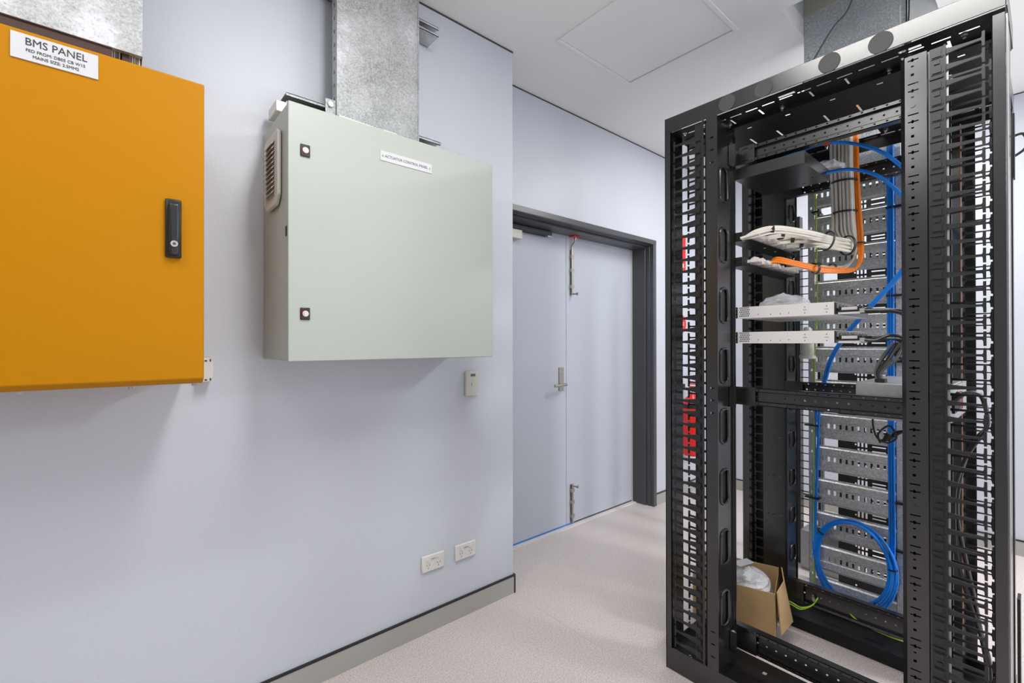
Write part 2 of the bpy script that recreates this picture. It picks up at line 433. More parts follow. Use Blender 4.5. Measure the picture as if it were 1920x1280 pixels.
# lever handle
h = MB().box((2.362, LY - .007, .966), (2.410, LY, 1.132)).build('handle_plate', 'steel', d1, bevel=.0015)
MB().cyl((2.388, LY - .007, 1.012), (0, -1, 0), .0105, .045, 14).tube(spline([(2.388, LY - .05, 1.012), (2.36, LY - .053, 1.012), (2.30, LY - .053, 1.010), (2.272, LY - .052, 1.009)], 4), .0095, 10).build('door_handle', 'steel', d1, smooth=True)
# surface bolts on the second leaf
def barrel_bolt(z0, z1, up):
    b = MB()
    b.box((2.478, LY - .004, z0), (2.503, LY, z1))
    b.tube([(2.491, LY - .012, z0 + .01), (2.491, LY - .012, z1)], .0085, 10)
    for f in (0.2, 0.55, 0.85):
        z = z0 + (z1 - z0) * f; b.box((2.477, LY - .022, z - .012), (2.505, LY, z + .012))
    kz = z0 + .012 if up else z1 - .012
    b.cyl((2.491, LY - .012, kz), (0.35, -1, 0), .006, .035, 10).cyl((2.503, LY - .045, kz), (0.35, -1, 0), .011, .008, 12)
    return b
bb = barrel_bolt(1.64, 1.97, True).build('surface_bolt', 'steel', d2, smooth=True)
MB().tube(spline([(2.491, LY - .012, 1.97), (2.491, LY - .014, 2.0), (2.502, LY - .03, 2.03), (2.505, LY - .034, 2.062)], 4), .006, 8).build('bolt_arm', 'steel', bb, smooth=True)
MB().box((2.475, LY - .05, 2.060), (2.535, LY - .004, 2.066)).build('bolt_keeper', 'red', bb)
barrel_bolt(.01, .29, False).build('surface_bolt', 'steel', d2, smooth=True)
# door closer
MB().box((1.70, LY - .055, 1.965), (1.975, LY, 2.022)).build('door_closer', 'offwhite', d1, bevel=.004)
MB().box((1.70, LY - .03, 2.034), (2.27, LY - .004, 2.062)).box((1.72, LY - .026, 2.028), (2.235, LY - .010, 2.034)).build('closer_track', 'frame', tf, bevel=.002)
MB().box((2.235, LY - .024, 2.026), (2.268, LY - .008, 2.036)).build('track_stop', 'zinc', tf)
MB().box((1.80, LY - .022, 2.022), (2.22, LY - .014, 2.030)).build('closer_arm', 'blackmatte', d1)

# ================================================================== WALL EQUIPMENT
# ---- grey panel .8 x .8 x .3
GX0, GX1, GZ0, GZ1, GY = 0.402, 1.198, 1.244, 2.046, 1.517
gp = thing('control_panel', (0.8, WY, GZ0), 'pale grey-green square wall enclosure lettered ACTUATOR CONTROL PANEL', 'cabinet')
MB().box((GX0 + .002, GY + .026, GZ0 + .002), (GX1 - .002, WY, GZ1 - .002)).build('body', 'greypanel', gp, bevel=.003)
MB().box((GX0 + .008, GY + .018, GZ0 + .008), (GX1 - .008, GY + .026, GZ1 - .008)).build('gasket', 'gasket', gp)
dd = MB().box((GX0, GY, GZ0), (GX1, GY + .019, GZ1)).build('door', 'greypanel', gp, bevel=.003)
MB().box((GX0 - .002, GY + .012, 1.632), (GX0 + .003, GY + .024, 1.662)).build('hinge_plug', 'blackmatte', gp)
for z in (1.902, 1.393):
    l = MB().box((.4365, GY - .005, z - .019), (.4655, GY, z + .019)).build('lock', 'plastic', dd, bevel=.003)
    MB().cyl((.451, GY - .005, z), (0, -1, 0), .0100, .0012, 20).build('lock_ring', 'red', gp)
    MB().cyl((.451, GY - .0062, z), (0, -1, 0), .0090, .0022, 20).cyl((.451, GY - .008, z), (0, -1, 0), .006, .003, 6).build('lock_cylinder', 'zinc', gp, smooth=True)
lb = MB().box((.700, GY - .0022, 1.938), (.904, GY, 1.972)).build('name_plate', 'signwhite', gp)
text('lettering', 'ACTUATOR CONTROL PANEL', .0135, (.802, GY - .0026, 1.955), '-y', 'inkgrey', lb, squeeze=.92)
for x in (.7085, .8955):
    MB().cyl((x, GY - .0022, 1.955), (0, -1, 0), .0032, .002, 10).build('screw', 'steel', lb)
# louvre vent on the left side
vt = MB()
VY0, VY1, VZ0, VZ1 = 1.590, 1.765, 1.745, 1.985
vt.prism([(VY0, VZ0 + .03), (VY0 + .03, VZ0), (VY1 - .03, VZ0), (VY1, VZ0 + .03), (VY1, VZ1 - .01), (VY1 - .01, VZ1), (VY0 + .01, VZ1), (VY0, VZ1 - .01)], 'x', GX0 - .012, GX0)
vent = vt.build('vent_cover', 'vent', gp, bevel=.004)
MB().box((GX0 - .0128, VY0 + .03, VZ0 + .03), (GX0 - .0118, VY1 - .03, VZ1 - .03)).build('vent_mesh', 'vent', vent)
for k in range(11):
    z = VZ0 + .04 + k * .0158
    MB().prism([(GX0 - .0125, z + .011), (GX0 - .021, z + .001), (GX0 - .0235, z - .0035), (GX0 - .0205, z - .002)], 'y', VY0 + .032, VY1 - .032).build('louvre', 'vent', vent)
# white corrugated conduit lying on top and stub at the side
cd = MB()
prof = []
for k in range(30):
    prof.append((.0125 if k % 2 else .0105, k * .0058))
cd.lathe((.575, 1.575, 2.066), prof, 14, (1, 0.02, -.02))
ct = thing('flexible_conduit', (.62, 1.58, 2.046), 'white corrugated flexible conduit resting on top of the pale grey enclosure', 'conduit')
cd.build('corrugated_tube', 'white', ct)
MB().cyl((.735, 1.578, 2.063), (1, .02, -.02), .0145, .055, 16).build('end_sleeve', 'white', ct, smooth=True)
tag(MB().box((.412, 1.70, 2.087), (.50, 1.80, 2.125)).build('cable_duct', 'white', bevel=.003), 'short white duct stub poking out at the top left of the grey-green enclosure', 'duct')

# ---- galvanised riser above the grey panel
TX0, TX1, TYf, TYb = .612, .945, 1.688, 1.738
tr = thing('cable_riser', (.78, 1.71, 2.05), 'galvanised covered cable riser running up from the grey-green enclosure', 'cable tray')
MB().box((TX0, TYf, 2.05), (TX1, TYf + .0015, CEIL)).build('cover', 'galv', tr)
MB().holed('x', TX0, .0015, TYf + .0015, TYb, 2.05, CEIL, [(TYf + .022, TYf + .030, 2.09 + k * .05, 2.105 + k * .05) for k in range(15)]).box((TX1 - .0015, TYf + .0015, 2.05), (TX1, TYb, CEIL)).box((TX0, TYb - .0015, 2.05), (TX1, TYb, CEIL)).build('tray', 'galv', tr)
MB().box((TX1 - .003, TYf - .0025, 2.05), (TX1 + .002, TYf + .002, CEIL)).build('cover_edge', 'galv', tr)
# struts behind the riser
def strut(x0, x1, z, label):
    t = thing('support_strut', ((x0 + x1) / 2, WY, z - .0205), label, 'bracket', 'galvanised support struts')
    y0 = TYb + .003
    s = MB().box((x0, WY - .003, z - .0205), (x1, WY, z + .0205)).box((x0, y0, z + .018), (x1, WY, z + .0205)).box((x0, y0, z - .0205), (x1, WY, z - .018))
    s.box((x0, y0, z + .009), (x1, y0 + .002, z + .0205)).box((x0, y0, z - .0205), (x1, y0 + .002, z - .009))
    s.box((x0, y0, z + .009), (x1, y0 + .009, z + .0105)).box((x0, y0, z - .0105), (x1, y0 + .009, z - .009))
    s.build('channel', 'galv', t)
    MB().box((x0 + .001, WY - .006, z - .017), (x1 - .001, WY - .003, z + .017)).build('channel_inside', 'brassy', t)
    return t
strut(.50, 1.075, 2.66, 'short galvanised strut channel behind the riser just below the ceiling')
s2 = strut(.455, 1.085, 2.16, 'galvanised strut channel behind the riser just above the grey-green enclosure')
MB().box((.575, TYf + .01, 2.13), (.611, TYf + .013, 2.185)).build('angle_clip', 'galv', s2)
MB().cyl((.592, TYf + .01, 2.165), (0, -1, 0), .0105, .007, 6).build('bolt', 'zinc', s2)

# ---- orange panel
OX0, OX1, OZ0, OZ1, OY = -.60, .187, 1.190, 2.013, 1.517
op = thing('distribution_board', (-.2, WY, OZ0), 'orange steel wall board lettered BMS PANEL with black swing handle', 'cabinet')
MB().box((OX0 + .012, OY + .03, OZ0 + .018), (OX1 - .012, WY - .001, OZ1 - .006)).build('body', 'orange', op, bevel=.003)
MB().box((OX0 + .01, OY + .02, OZ0 + .012), (OX1 - .01, OY + .032, OZ1 - .01)).build('gasket', 'gasket', op)
MB().box((OX0 + .02, 1.592, OZ1 - .008), (-.006, WY - .001, OZ1 + .062)).box((.014, 1.60, OZ1 - .008), (.029, WY - .001, OZ1 + .062)).build('shaded_body_top', 'brown', op)  # top of the orange body, coloured dark for the shade under the riser
od = MB()
od.add([(OX0, OY, OZ0 + .015), (OX1, OY, OZ0 + .015), (OX1, OY, OZ1), (OX0, OY, OZ1), (OX0, OY + .022, OZ0), (OX1, OY + .022, OZ0), (OX1, OY + .022, OZ1), (OX0, OY + .022, OZ1)],
       [(0, 1, 2, 3), (0, 4, 5, 1), (1, 5, 6, 2), (3, 2, 6, 7), (0, 3, 7, 4), (4, 7, 6, 5)])
odo = od.build('door', 'orange', op, bevel=.003)
lb = MB().box((-.178, OY - .003, 1.945), (-.031, OY, 2.003)).build('name_plate', 'signwhite', op)
lb.data.transform(Matrix.Translation((0, 0, 0)))
text('lettering', 'BMS PANEL', .0240, (-.103, OY - .0035, 1.9865), '-y', 'ink', lb, squeeze=.87)
text('lettering', 'FED FROM: DB05 CB W15', .0098, (-.104, OY - .0035, 1.9675), '-y', 'ink', lb, squeeze=.90)
text('lettering', 'MAINS SIZE: 2.5MM2', .0098, (-.104, OY - .0035, 1.9555), '-y', 'ink', lb, squeeze=.90)
hz0, hz1 = 1.527, 1.682
hh = MB().box((.1005, OY - .010, hz0), (.1355, OY, hz1)).build('handle_base', 'plastic', op, bevel=.004)
hd = MB().box((.1065, OY - .022, hz0 + .005), (.1315, OY - .009, hz1 - .012)).build('swing_handle', 'plastic', op, bevel=.008, seg=3)
MB().cyl((.1185, OY - .0215, 1.562), (0, -1, 0), .0082, .0018, 20).build('lock_cylinder', 'zinc', op, smooth=True)
MB().cyl((.1185, OY - .0234, 1.562), (0, -1, 0), .0035, .0006, 12).build('key_slot', 'gasket', op)
for x in (-.167, .035, .170):
    MB().cyl((x, OY + .035, OZ0 + .018), (0, 0, -1), .008, .024, 6).build('bolt', 'zinc', op)
# white trunking clip at wall right of it
wc = thing('terminal_cover', (.235, WY, 1.165), 'small rounded white plastic cover on the wall beside the orange board', 'cover')
MB().prism([(.21, 1.176), (.240, 1.176), (.246, 1.19), (.248, 1.215), (.246, 1.24), (.240, 1.254), (.21, 1.254)], 'y', 1.79, WY).build('cover_shell', 'white', wc, bevel=.002)
for z in (1.184, 1.246):
    MB().box((.222, 1.7885, z - .004), (.229, 1.7895, z + .001)).box((.236, 1.7885, z - .004), (.240, 1.7895, z + .004)).build('fixing_slot', 'gasket', wc)
# galvanised riser above the orange board
tr2 = thing('wide_cable_riser', (-.35, 1.62, 2.07), 'wide galvanised cable riser above the orange board', 'cable tray')
MB().box((-.75, 1.586, 2.070), (.056, 1.588, CEIL)).box((-.75, 1.588, 2.070), (.056, 1.602, 2.072)).build('cover', 'galv', tr2)
MB().box((.0545, 1.588, 2.070), (.056, 1.72, CEIL)).box((-.75, 1.718, 2.070), (.056, 1.72, CEIL)).build('tray', 'galv', tr2)
grp = thing('riser_cables', (0.0, 1.66, 2.0), 'white cables dropping from the wide riser into the orange board', 'cables')
for k, x in enumerate((-.006, -.001, .004, .009, .0135, .031, .0355, .0405, .0455, .050)):
    y = 1.612 + .006 * (k % 3)
    MB().tube(spline([(x, y, 2.20), (x, y, 2.06), (x + .002, y + .004, OZ1 - .01)], 4), .0021, 6).build('cable', 'cream' if k != 4 else 'cable_black', grp, smooth=True)

# ---- power outlets and wall switch
def outlet(xc, zc, label):
    t = thing('power_outlet', (xc, WY, zc - .0365), label, 'power outlet', 'double power outlets')
    MB().box((xc - .0585, WY - .011, zc - .0365), (xc + .0585, WY, zc + .0365)).build('face_plate', 'white', t, bevel=.004)
    for s in (-1, 1):
        x = xc + s * .027
        MB().cyl((x, WY - .011, zc + .017), (0, -1, 0), .0075, .004, 14).build('switch_button', 'white', t, smooth=True)
        sl = MB()
        for dx, dz, an in ((-.0065, -.006, 25), (.0065, -.006, -25), (0, -.019, 0)):
            ca, sa = math.cos(R(an)), math.sin(R(an))
            poly = [(x + dx + ca * a - sa * b, zc + dz + sa * a + ca * b) for a, b in ((-.0011, -.0038), (.0011, -.0038), (.0011, .0038), (-.0011, .0038))]
            sl.prism(poly, 'y', WY - .0114, WY - .0108)
        sl.build('socket_slots', 'gasket', t)
    MB().box((xc - .015, WY - .0118, zc + .013), (xc + .015, WY - .011, zc + .022)).build('circuit_label', 'tagplate', t)
    text('lettering', 'DB05 P1', .0065, (xc, WY - .0121, zc + .0176), '-y', 'inkgrey', t, squeeze=.9, ext=.0001)
    return t
outlet(1.0975, .3105, 'white double power outlet low on the wall, nearer the orange board')
outlet(1.276, .3105, 'white double power outlet low on the wall, nearer the room corner')
sw = thing('wall_switch', (1.3095, WY, 1.047), 'white single push switch plate under the grey-green enclosure', 'switch')
MB().box((1.272, WY - .018, 1.047), (1.346, WY, 1.166)).build('switch_plate', 'offwhite', sw, bevel=.004)
MB().cyl((1.313, WY - .018, 1.106), (0, -1, 0), .0085, .004, 18).build('push_button', 'offwhite', sw, smooth=True)
MB().box((1.299, WY - .0186, 1.141), (1.327, WY - .018, 1.153)).build('circuit_label', 'inkgrey', sw)

# ================================================================== SERVER RACK
RX0, RX1, RY0, RY1, RZ = 1.685, 2.50, .068, 1.013, 2.202
NX, FXP = 1.83, 2.34     # near and far planes of the mounting width
YL, YR = .80, .276       # inner planes of the mounting posts
rack = thing('server_rack', (2.09, .54, 0), 'tall open black server rack with finger cable managers', 'rack')
# top
tb = MB().box((RX0, RY0, 2.142), (RX0 + .003, RY1, RZ)).box((RX0, RY0, RZ - .003), (RX0 + .10, RY1, RZ)).build('top_beam', 'black', rack, bevel=.002)
for y in (.763, .638, .446, .319):
    MB().cyl((RX0, y, 2.171), (-1, 0, 0), .0295, .0022, 32).build('knockout_disc', 'darkknock', tb)
MB().box((RX1 - .003, .089, 2.142), (RX1, RY1, RZ)).build('top_beam', 'black', rack)
MB().box((RX0, RY0, 2.142), (1.95, RY0 + .003, RZ)).box((1.95, .086, 2.142), (RX1, .089, RZ)).box((1.95, RY0, 2.142), (1.953, .089, RZ)).build('top_beam', 'black', rack)
MB().box((RX0, RY1 - .003, 2.142), (RX1, RY1, RZ)).build('top_beam', 'black', rack)
holes = []
for k in range(15):     # rows of slots through which the ceiling shows
    holes.append((RX0 + .052, RX0 + .0585, .12 + k * .056, .16 + k * .056))
for y in (.18, .28, .42, .52, .68, .78, .90):
    holes.append((RX0 + .075, RX0 + .12, y, y + .006)); holes.append((RX0 + .30, RX0 + .37, y + .02, y + .027))
for y in (.235, .555, .845):
    holes.append((RX0 + .032, RX0 + .045, y, y + .050))
for y in (.14, .33, .46, .60, .735, .86):
    holes.append((RX0 + .13, RX0 + .140, y, y + .014)); holes.append((RX0 + .19, RX0 + .198, y + .02, y + .036))
for k in range(15):
    holes.append((RX0 + .657, RX0 + .6645, .12 + k * .056, .165 + k * .056)); holes.append((RX0 + .701, RX0 + .7085, .14 + k * .056, .172 + k * .056))
holes += [(RX0 + .53, RX0 + .64, .44, .60)]
MB().holed('z', 2.139, .0008, RX0 + .003, RX1 - .003, RY0 + .003, RY1 - .003, holes + [(1.955, RX1, RY0, .089)]).build('top_plate', 'blackin', rack)
MB().box((RX0 + .122, RY0 + .02, 2.125), (RX0 + .125, RY1 - .02, 2.139)).build('roof_stiffener', 'blackin', rack)
MB().box((FXP + .01, RY0 + .02, 2.09), (FXP + .013, RY1 - .02, 2.139)).build('roof_stiffener', 'blackin', rack)
bolt_me = MB().cyl((0, 0, 0), (0, 0, -1), .0075, .006, 12).cyl((0, 0, -.006), (0, 0, -1), .004, .008, 8).mesh('bolt', smooth=True)
for (x, y, z) in ((1.72, .945, 2.139), (1.745, .15, 2.139), (1.79, .80, 2.139), (1.80, .62, 2.139), (1.80, .32, 2.139), (1.76, .265, 2.139), (2.30, .62, 2.139), (2.30, .42, 2.139)):
    piece('bolt', bolt_me, 'zinc', rack, (x, y, z))
# base
MB().box((RX0, RY0, 0), (RX0 + .003, RY1, .09)).box((RX0, RY0, .002), (RX0 + .02, RY1, .005)).build('base_beam', 'black', rack, bevel=.002)
MB().box((RX1 - .003, .089, 0), (RX1, RY1, .09)).build('base_beam', 'black', rack)
MB().box((RX0, RY1 - .003, 0), (RX1, RY1, .09)).build('base_beam', 'black', rack)
MB().box((RX0, RY0, 0), (1.95, RY0 + .003, .09)).box((1.95, .086, 0), (RX1, .089, .09)).box((1.95, RY0, 0), (1.953, .089, .09)).build('base_beam', 'black', rack)
bh = []
for k in range(11):
    bh.append((1.797, 1.800, .31 + k * .043, .342 + k * .043))
bh += [(1.85, 1.87, .505, .52), (1.85, 1.87, .70, .715), (1.77, 1.80, .765, .769), (1.85, 1.87, .33, .345)]
MB().holed('z', .055, .003, RX0 + .003, 1.925, RY0 + .003, RY1 - .003, bh).box((1.922, RY0 + .003, .03), (1.925, RY1 - .003, .055)).build('base_plate', 'blackin', rack)
bh = [(2.40, 2.404, .45, .52), (2.40, 2.404, .60, .67)]
MB().holed('z', .055, .003, 2.36, RX1 - .003, .089, RY1 - .003, bh).box((2.36, .089, .006), (2.363, RY1 - .003, .055)).build('base_plate', 'blackin', rack)
for (x, y) in ((1.72, .93), (1.73, .15)):
    o = piece('bolt', bolt_me, 'zinc', rack, (x, y, .058)); o.rotation_euler.x = math.pi
# corner posts
def cpost(x0, x1, y0, y1): return MB().box((x0, y0, .088), (x1, y1, 2.142))
MB().box((RX0, .986, .088), (RX0 + .003, RY1, 2.142)).box((RX0, .986, .088), (1.772, .989, 2.142)).box((RX0, RY1 - .003, .088), (1.772, RY1, 2.142)).build('corner_post', 'black', rack)
MB().box((RX0, RY0 + .003, .088), (RX0 + .003, .0955, 2.128)).box((RX0, .0925, .088), (1.772, .0955, 2.128)).build('corner_post', 'black', rack, bevel=.001)
MB().box((1.700, RY0, .088), (1.735, RY0 + .003, 2.128)).build('side_seam', 'brushed', rack)
MB().box((1.735, RY0 + .001, .088), (1.84, RY0 + .004, 2.128)).build('side_skin', 'black', rack)
MB().box((2.40, .982, .058), (RX1, RY1, 2.142)).build('corner_post', 'black', rack)
MB().box((2.44, .087, .058), (RX1, .110, 2.142)).build('corner_post', 'black', rack)
# mounting post near-left : face + inner side with long ovals
sh = []
for zc in (2.065, 2.019, 1.972, 1.133, 1.087, 1.040, .229, .183, .136): sh.append((.814, .829, zc - .003, zc + .003))
p = MB().holed('x', RX0 + .001, .002, YL, .842, .058, 2.142, sh)
p.box((RX0 + .012, .842, .058), (RX0 + .014, .852, 2.142)).box((RX0 + .001, .852, .058), (RX0 + .003, .858, 2.142))
ZO = [1.894 - k * .2263 for k in range(8)]
p.holed('y', YL, .002, RX0 + .003, NX, .058, 2.142, [(1.710, 1.762, z - .058, z + .058) for z in ZO])
p.box((NX - .002, YL + .002, .058), (NX, .842, 2.142))
mp = p.build('mounting_post', 'black', rack)
for z in ZO:
    MB().tube(slot_ring('y', YL - .001, 1.736, z, .030, .064), .0045, 6, closed=True).build('slot_rim', 'black', mp, smooth=True)
MB().box((1.700, .806, .07), (1.80, .808, 2.13)).build('post_lining', 'blackmatte', mp)
MB().box((NX - .030, YL - .006, .16), (NX - .028, YL, 2.10)).box((NX - .008, YL - .003, .16), (NX - .0, YL, 2.10)).build('post_lip', 'black', mp)
# mounting post near-right : face with repeating hole pattern
hh_ = []
z = 1.961
k = 0
zz = z + .0857 * 2
while zz > .14:
    hh_.append((.236, .259, zz - .0270, zz - .0235)); hh_.append((.236, .259, zz - .0470, zz - .0435)); hh_.append((.2465, .2515, zz - .0495, zz - .0405))
    hh_.append((.246, .252, zz - .0645, zz - .0605)); hh_.append((.2455, .2525, zz - .0035, zz + .0035)); zz -= .0857
p = MB().holed('x', RX0 + .001, .002, .219, .2655, .058, 2.10, hh_)
p.add([(RX0 + .001, .2655, .058), (RX0 + .012, YR, .058), (RX0 + .012, YR, 2.10), (RX0 + .001, .2655, 2.10), (RX0 + .003, .2655, .058), (RX0 + .014, YR - .002, .058), (RX0 + .014, YR - .002, 2.10), (RX0 + .003, .2655, 2.10)], [(0, 1, 2, 3), (4, 7, 6, 5), (0, 4, 5, 1), (2, 6, 7, 3)])
p.box((RX0 + .012, YR - .002, .058), (NX, YR, 2.10)).box((RX0 + .012, .2135, .058), (RX0 + .014, .219, 2.10)).box((NX - .002, .2135, .058), (NX, YR, 2.10))
p.holed('y', .2135, .002, RX0 + .014, NX, .058, 2.10, [(1.72, 1.77, zc - .058, zc + .058) for zc in ZO])
mp2 = p.build('mounting_post', 'black', rack)
for zc in (1.961, 1.362, .846): MB().cyl((RX0 + .001, .249, zc), (-1, 0, 0), .0062, .002, 14).build('screw', 'black', mp2, smooth=True)
# far mounting posts
p = MB()
rowh = []
for zc in (1.70, 1.50, 1.30, 1.04, .86, .68, .50): rowh += [(.815, .826, zc - .003, zc + .003), (.842, .852, zc - .003, zc + .003), (.868, .874, zc - .003, zc + .003)]
p.holed('x', FXP, .002, YL + .002, .893, .058, 2.142, rowh)
ZF = [1.913 - k * .178 for k in range(10)]
p.holed('y', YL, .002, FXP + .002, RX1, .058, 2.142, [(2.405, 2.468, z - .036, z + .036) for z in ZF])
p.box((FXP + .002, .855, .058), (RX1 - .02, .857, 2.142))
mp3 = p.build('mounting_post', 'black', rack)
for z in ZF:
    MB().tube(slot_ring('y', YL - .001, 2.4365, z, .034, .040), .0042, 6, closed=True).build('slot_rim', 'black', mp3, smooth=True)
MB().box((2.385, .806, .07), (2.496, .808, 2.13)).build('post_lining', 'blackmatte', mp3)
MB().box((FXP + .012, YL - .006, .16), (FXP + .014, YL, 2.10)).box((RX1 - .01, YL - .004, .16), (RX1 - .006, YL, 2.10)).build('post_lip', 'black', mp3)
p = MB().box((FXP, .2135, .058), (FXP + .002, YR, 2.142)).box((FXP + .002, YR - .002, .058), (RX1, YR, 2.142)).box((FXP + .002, .2135, .058), (RX1, .2155, 2.142))
p.box((RX1 - .012, .186, .058), (RX1 - .008, .2135, 2.142))
p.build('mounting_post', 'black', rack)
# dark inner channel wall between near and far planes on the right manager
MB().box((2.02, .205, .30), (2.03, .216, 2.10)).build('cable_guide', 'plastic', rack)
cb = MB().box((2.20, .1985, .34), (2.206, .2015, 2.05)).build('earth_bar', 'copper', rack)
# cross rails
def rail(x, z0, z1, name='cross_rail', y0=YR, y1=YL, inset=.075):
    hs = []
    n = int((y1 - y0 - 2 * .03) / .032)
    for k in range(n):
        y = y0 + .03 + k * .032
        hs.append((y, y + .006, (z0 + z1) / 2 - .003, (z0 + z1) / 2 + .003))
    sg = 1
    m = MB().holed('x', x + .012, .002, y0, y1 - .0, z0 + .014, z1 - .014, hs)
    hs2 = [(y0 + .02 + k * .032, y0 + .026 + k * .032, z1 - .0095, z1 - .0045) for k in range(n)]
    m.holed('x', x, .002, y0, y1 - .0, z1 - .014, z1, hs2)
    hs2 = [(y0 + .02 + k * .032, y0 + .026 + k * .032, z0 + .0045, z0 + .0095) for k in range(n)]
    m.holed('x', x, .002, y0, y1 - .0, z0, z0 + .014, hs2)
    m.box((x, y0, z1 - .002), (x + .03, y1, z1)).box((x, y0, z0), (x + .03, y1, z0 + .002))
    m.box((x, y0, z1 - .014), (x + .014, y1, z1 - .0125)).box((x, y0, z0 + .0125), (x + .014, y1, z0 + .014))
    r_ = m.build(name, 'black', rack)
    b = MB().holed('x', x - .003, .0022, y1 - inset, y1, z0 - .002, z1 + .002, [(y1 - .055, y1 - .03, z1 - .011, z1 - .007), (y1 - .055, y1 - .03, z0 + .007, z0 + .011)]).build('end_bracket', 'black', rack)
    for zz_ in (z0 + .009, z1 - .009):
        MB().cyl((x - .003, y1 - .06, zz_), (-1, 0, 0), .006, .003, 12).build('screw', 'black', b, smooth=True)
    return r_
rail(NX, 1.987, 2.050); rail(NX, 1.066, 1.130); rail(NX, .128, .212)
rail(FXP, 1.966, 2.036); rail(FXP, 1.061, 1.125, y0=.52); rail(FXP, .135, .226)
screw_me = MB().cyl((0, 0, 0), (0, -1, 0), .0075, .005, 14).cyl((0, -.005, 0), (0, -1, 0), .004, .006, 8).mesh('bolt', smooth=True)
for zc in (2.015, 1.096, .170):
    br = MB().box((1.775, YL - .004, zc - .038), (1.777, YL - .026, zc + .038)).box((1.775, YL - .004, zc - .038), (NX, YL - .002, zc + .038)).build('post_bracket', 'black', rack)
    for s in (-1, 1): piece('bolt', screw_me, 'zinc', br, (1.797, YL - .004, zc + s * .026))
for zc in (.125, .19):
    piece('bolt', screw_me, 'zinc', rack, (2.44, YL - .002, zc))
# ---- finger cable managers
def finger_mesh(L, sgn, base_h, base_w, beam_h, tip_h, tee_h, th=.006):
    """fingers reach along sgn*Y from the origin; flat in x (thickness th towards +x)"""
    top = [(0, base_h / 2), (base_w, base_h / 2), (base_w, beam_h / 2)]
    n = 7
    for k in range(1, n + 1):
        t = k / n
        top.append((base_w + (L - .008 - base_w) * t, tip_h / 2 + (beam_h - tip_h) / 2 * (1 - t) ** 2.0))
    top += [(L - .006, tip_h / 2 + .003), (L - .0055, tee_h / 2), (L, tee_h / 2)]
    poly = top + [(a, -b) for a, b in reversed(top)]
    m = MB()
    m.prism([(sgn * a, b) for a, b in poly], 'x', 0, th)
    m.box((-.003, sgn * .002, -base_h / 2 + .003), (0, sgn * (base_w - .003), base_h / 2 - .003))
    return m
ZTOP, PL = 2.082, .04572
fl = finger_mesh(.112, 1, .028, .022, .021, .0065, .0385).mesh('cable_finger')
fi = finger_mesh(.108, 1, .020, .010, .013, .006, .0385).mesh('cable_finger')
for k in range(44): piece('cable_finger', fl, 'plastic', rack, (RX0 + .004, .866, ZTOP - k * PL))
for k in range(44): piece('cable_finger', fi, 'plastic', rack, (1.797, .870, ZTOP + .018 - k * PL))
def comb(y0, y1, x, pitch, z0, n, tab):
    m = MB().box((x, min(y0, y1), .10), (x + .002, max(y0, y1), 2.135))
    return m
MB().box((RX0 + .007, .858, .095), (RX0 + .009, .888, 2.138)).box((RX0 + .003, .884, .095), (RX0 + .010, .888, 2.138)).build('finger_strip', 'plastic', rack)
MB().box((1.798, .852, .095), (1.801, .880, 2.138)).build('finger_strip', 'plastic', rack)
ZR, PR = 1.953 + 3 * .04283, .04283
fr_ = finger_mesh(.103, -1, .0235, .0235, .0175, .006, .0375).mesh('cable_finger')
fri = finger_mesh(.104, -1, .016, .008, .009, .0045, .0300, .004).mesh('cable_finger')
for k in range(46): piece('cable_finger', fr_, 'plastic', rack, (RX0 + .004, .2105, ZR - k * PR))
for k in range(46): piece('cable_finger', fri, 'plastic', rack, (1.797, .205, ZR + .015 - k * PR))
MB().box((RX0 + .006, .184, .095), (RX0 + .008, .2135, 2.10)).box((RX0 + .001, .181, .095), (RX0 + .010, .1845, 2.10)).build('finger_strip', 'plastic', rack)
MB().box((RX0 + .010, .1765, .095), (RX0 + .014, .181, 2.10)).build('strip_edge', 'brushed', rack)
tabm = MB()
for k in range(23):
    zc = ZR - (2 * k + .5) * PR
    tabm.box((RX0 + .003, .193, zc - .006), (RX0 + .006, .205, zc + .006)); tabm.box((RX0 + .002, .186, zc - PR - .002), (RX0 + .006, .214, zc - PR + .002))
tabm.build('strip_clips', 'plastic', rack)['kind'] = 'stuff'
MB().box((1.798, .195, .095), (1.801, .2135, 2.138)).build('finger_strip', 'plastic', rack)
# far side fingers
ff = finger_mesh(.085, 1, .022, .010, .016, .006, .0385).mesh('cable_finger')
for k in range(44): piece('cable_finger', ff, 'plastic', rack, (2.372, .860, ZTOP + .012 - k * PL))
ff2 = finger_mesh(.078, -1, .016, .008, .009, .004, .030, .004).mesh('cable_finger')
for k in range(44): piece('cable_finger', ff2, 'plastic', rack, (2.40, .213, ZR + .01 - k * PR))
# backing behind the far left manager (closed channel)
MB().holed('x', RX1 - .006, .003, .858, .982, .058, 2.142, [(.941, .952, .10 + k * PL, .10 + k * PL + .034) for k in range(44)]).build('channel_back', 'black', rack)
# shelf at the top
sp = MB().holed('z', 1.932, .002, NX + .002, 2.115, .56, .80, [(1.875, 1.881, .63, .64), (1.90, 1.906, .62, .635), (2.05, 2.056, .66, .668), (2.07, 2.076, .63, .642), (1.93, 1.934, .74, .748), (1.98, 1.984, .755, .762), (1.86, 1.864, .70, .704), (2.02, 2.025, .59, .597)])
sp.box((NX + .002, .56, 1.934), (NX + .004, .80, 1.974)).box((2.113, .56, 1.934), (2.115, .80, 1.974)).box((NX + .004, .56, 1.934), (2.113, .562, 1.974))
shf = sp.build('shelf_tray', 'black', rack)
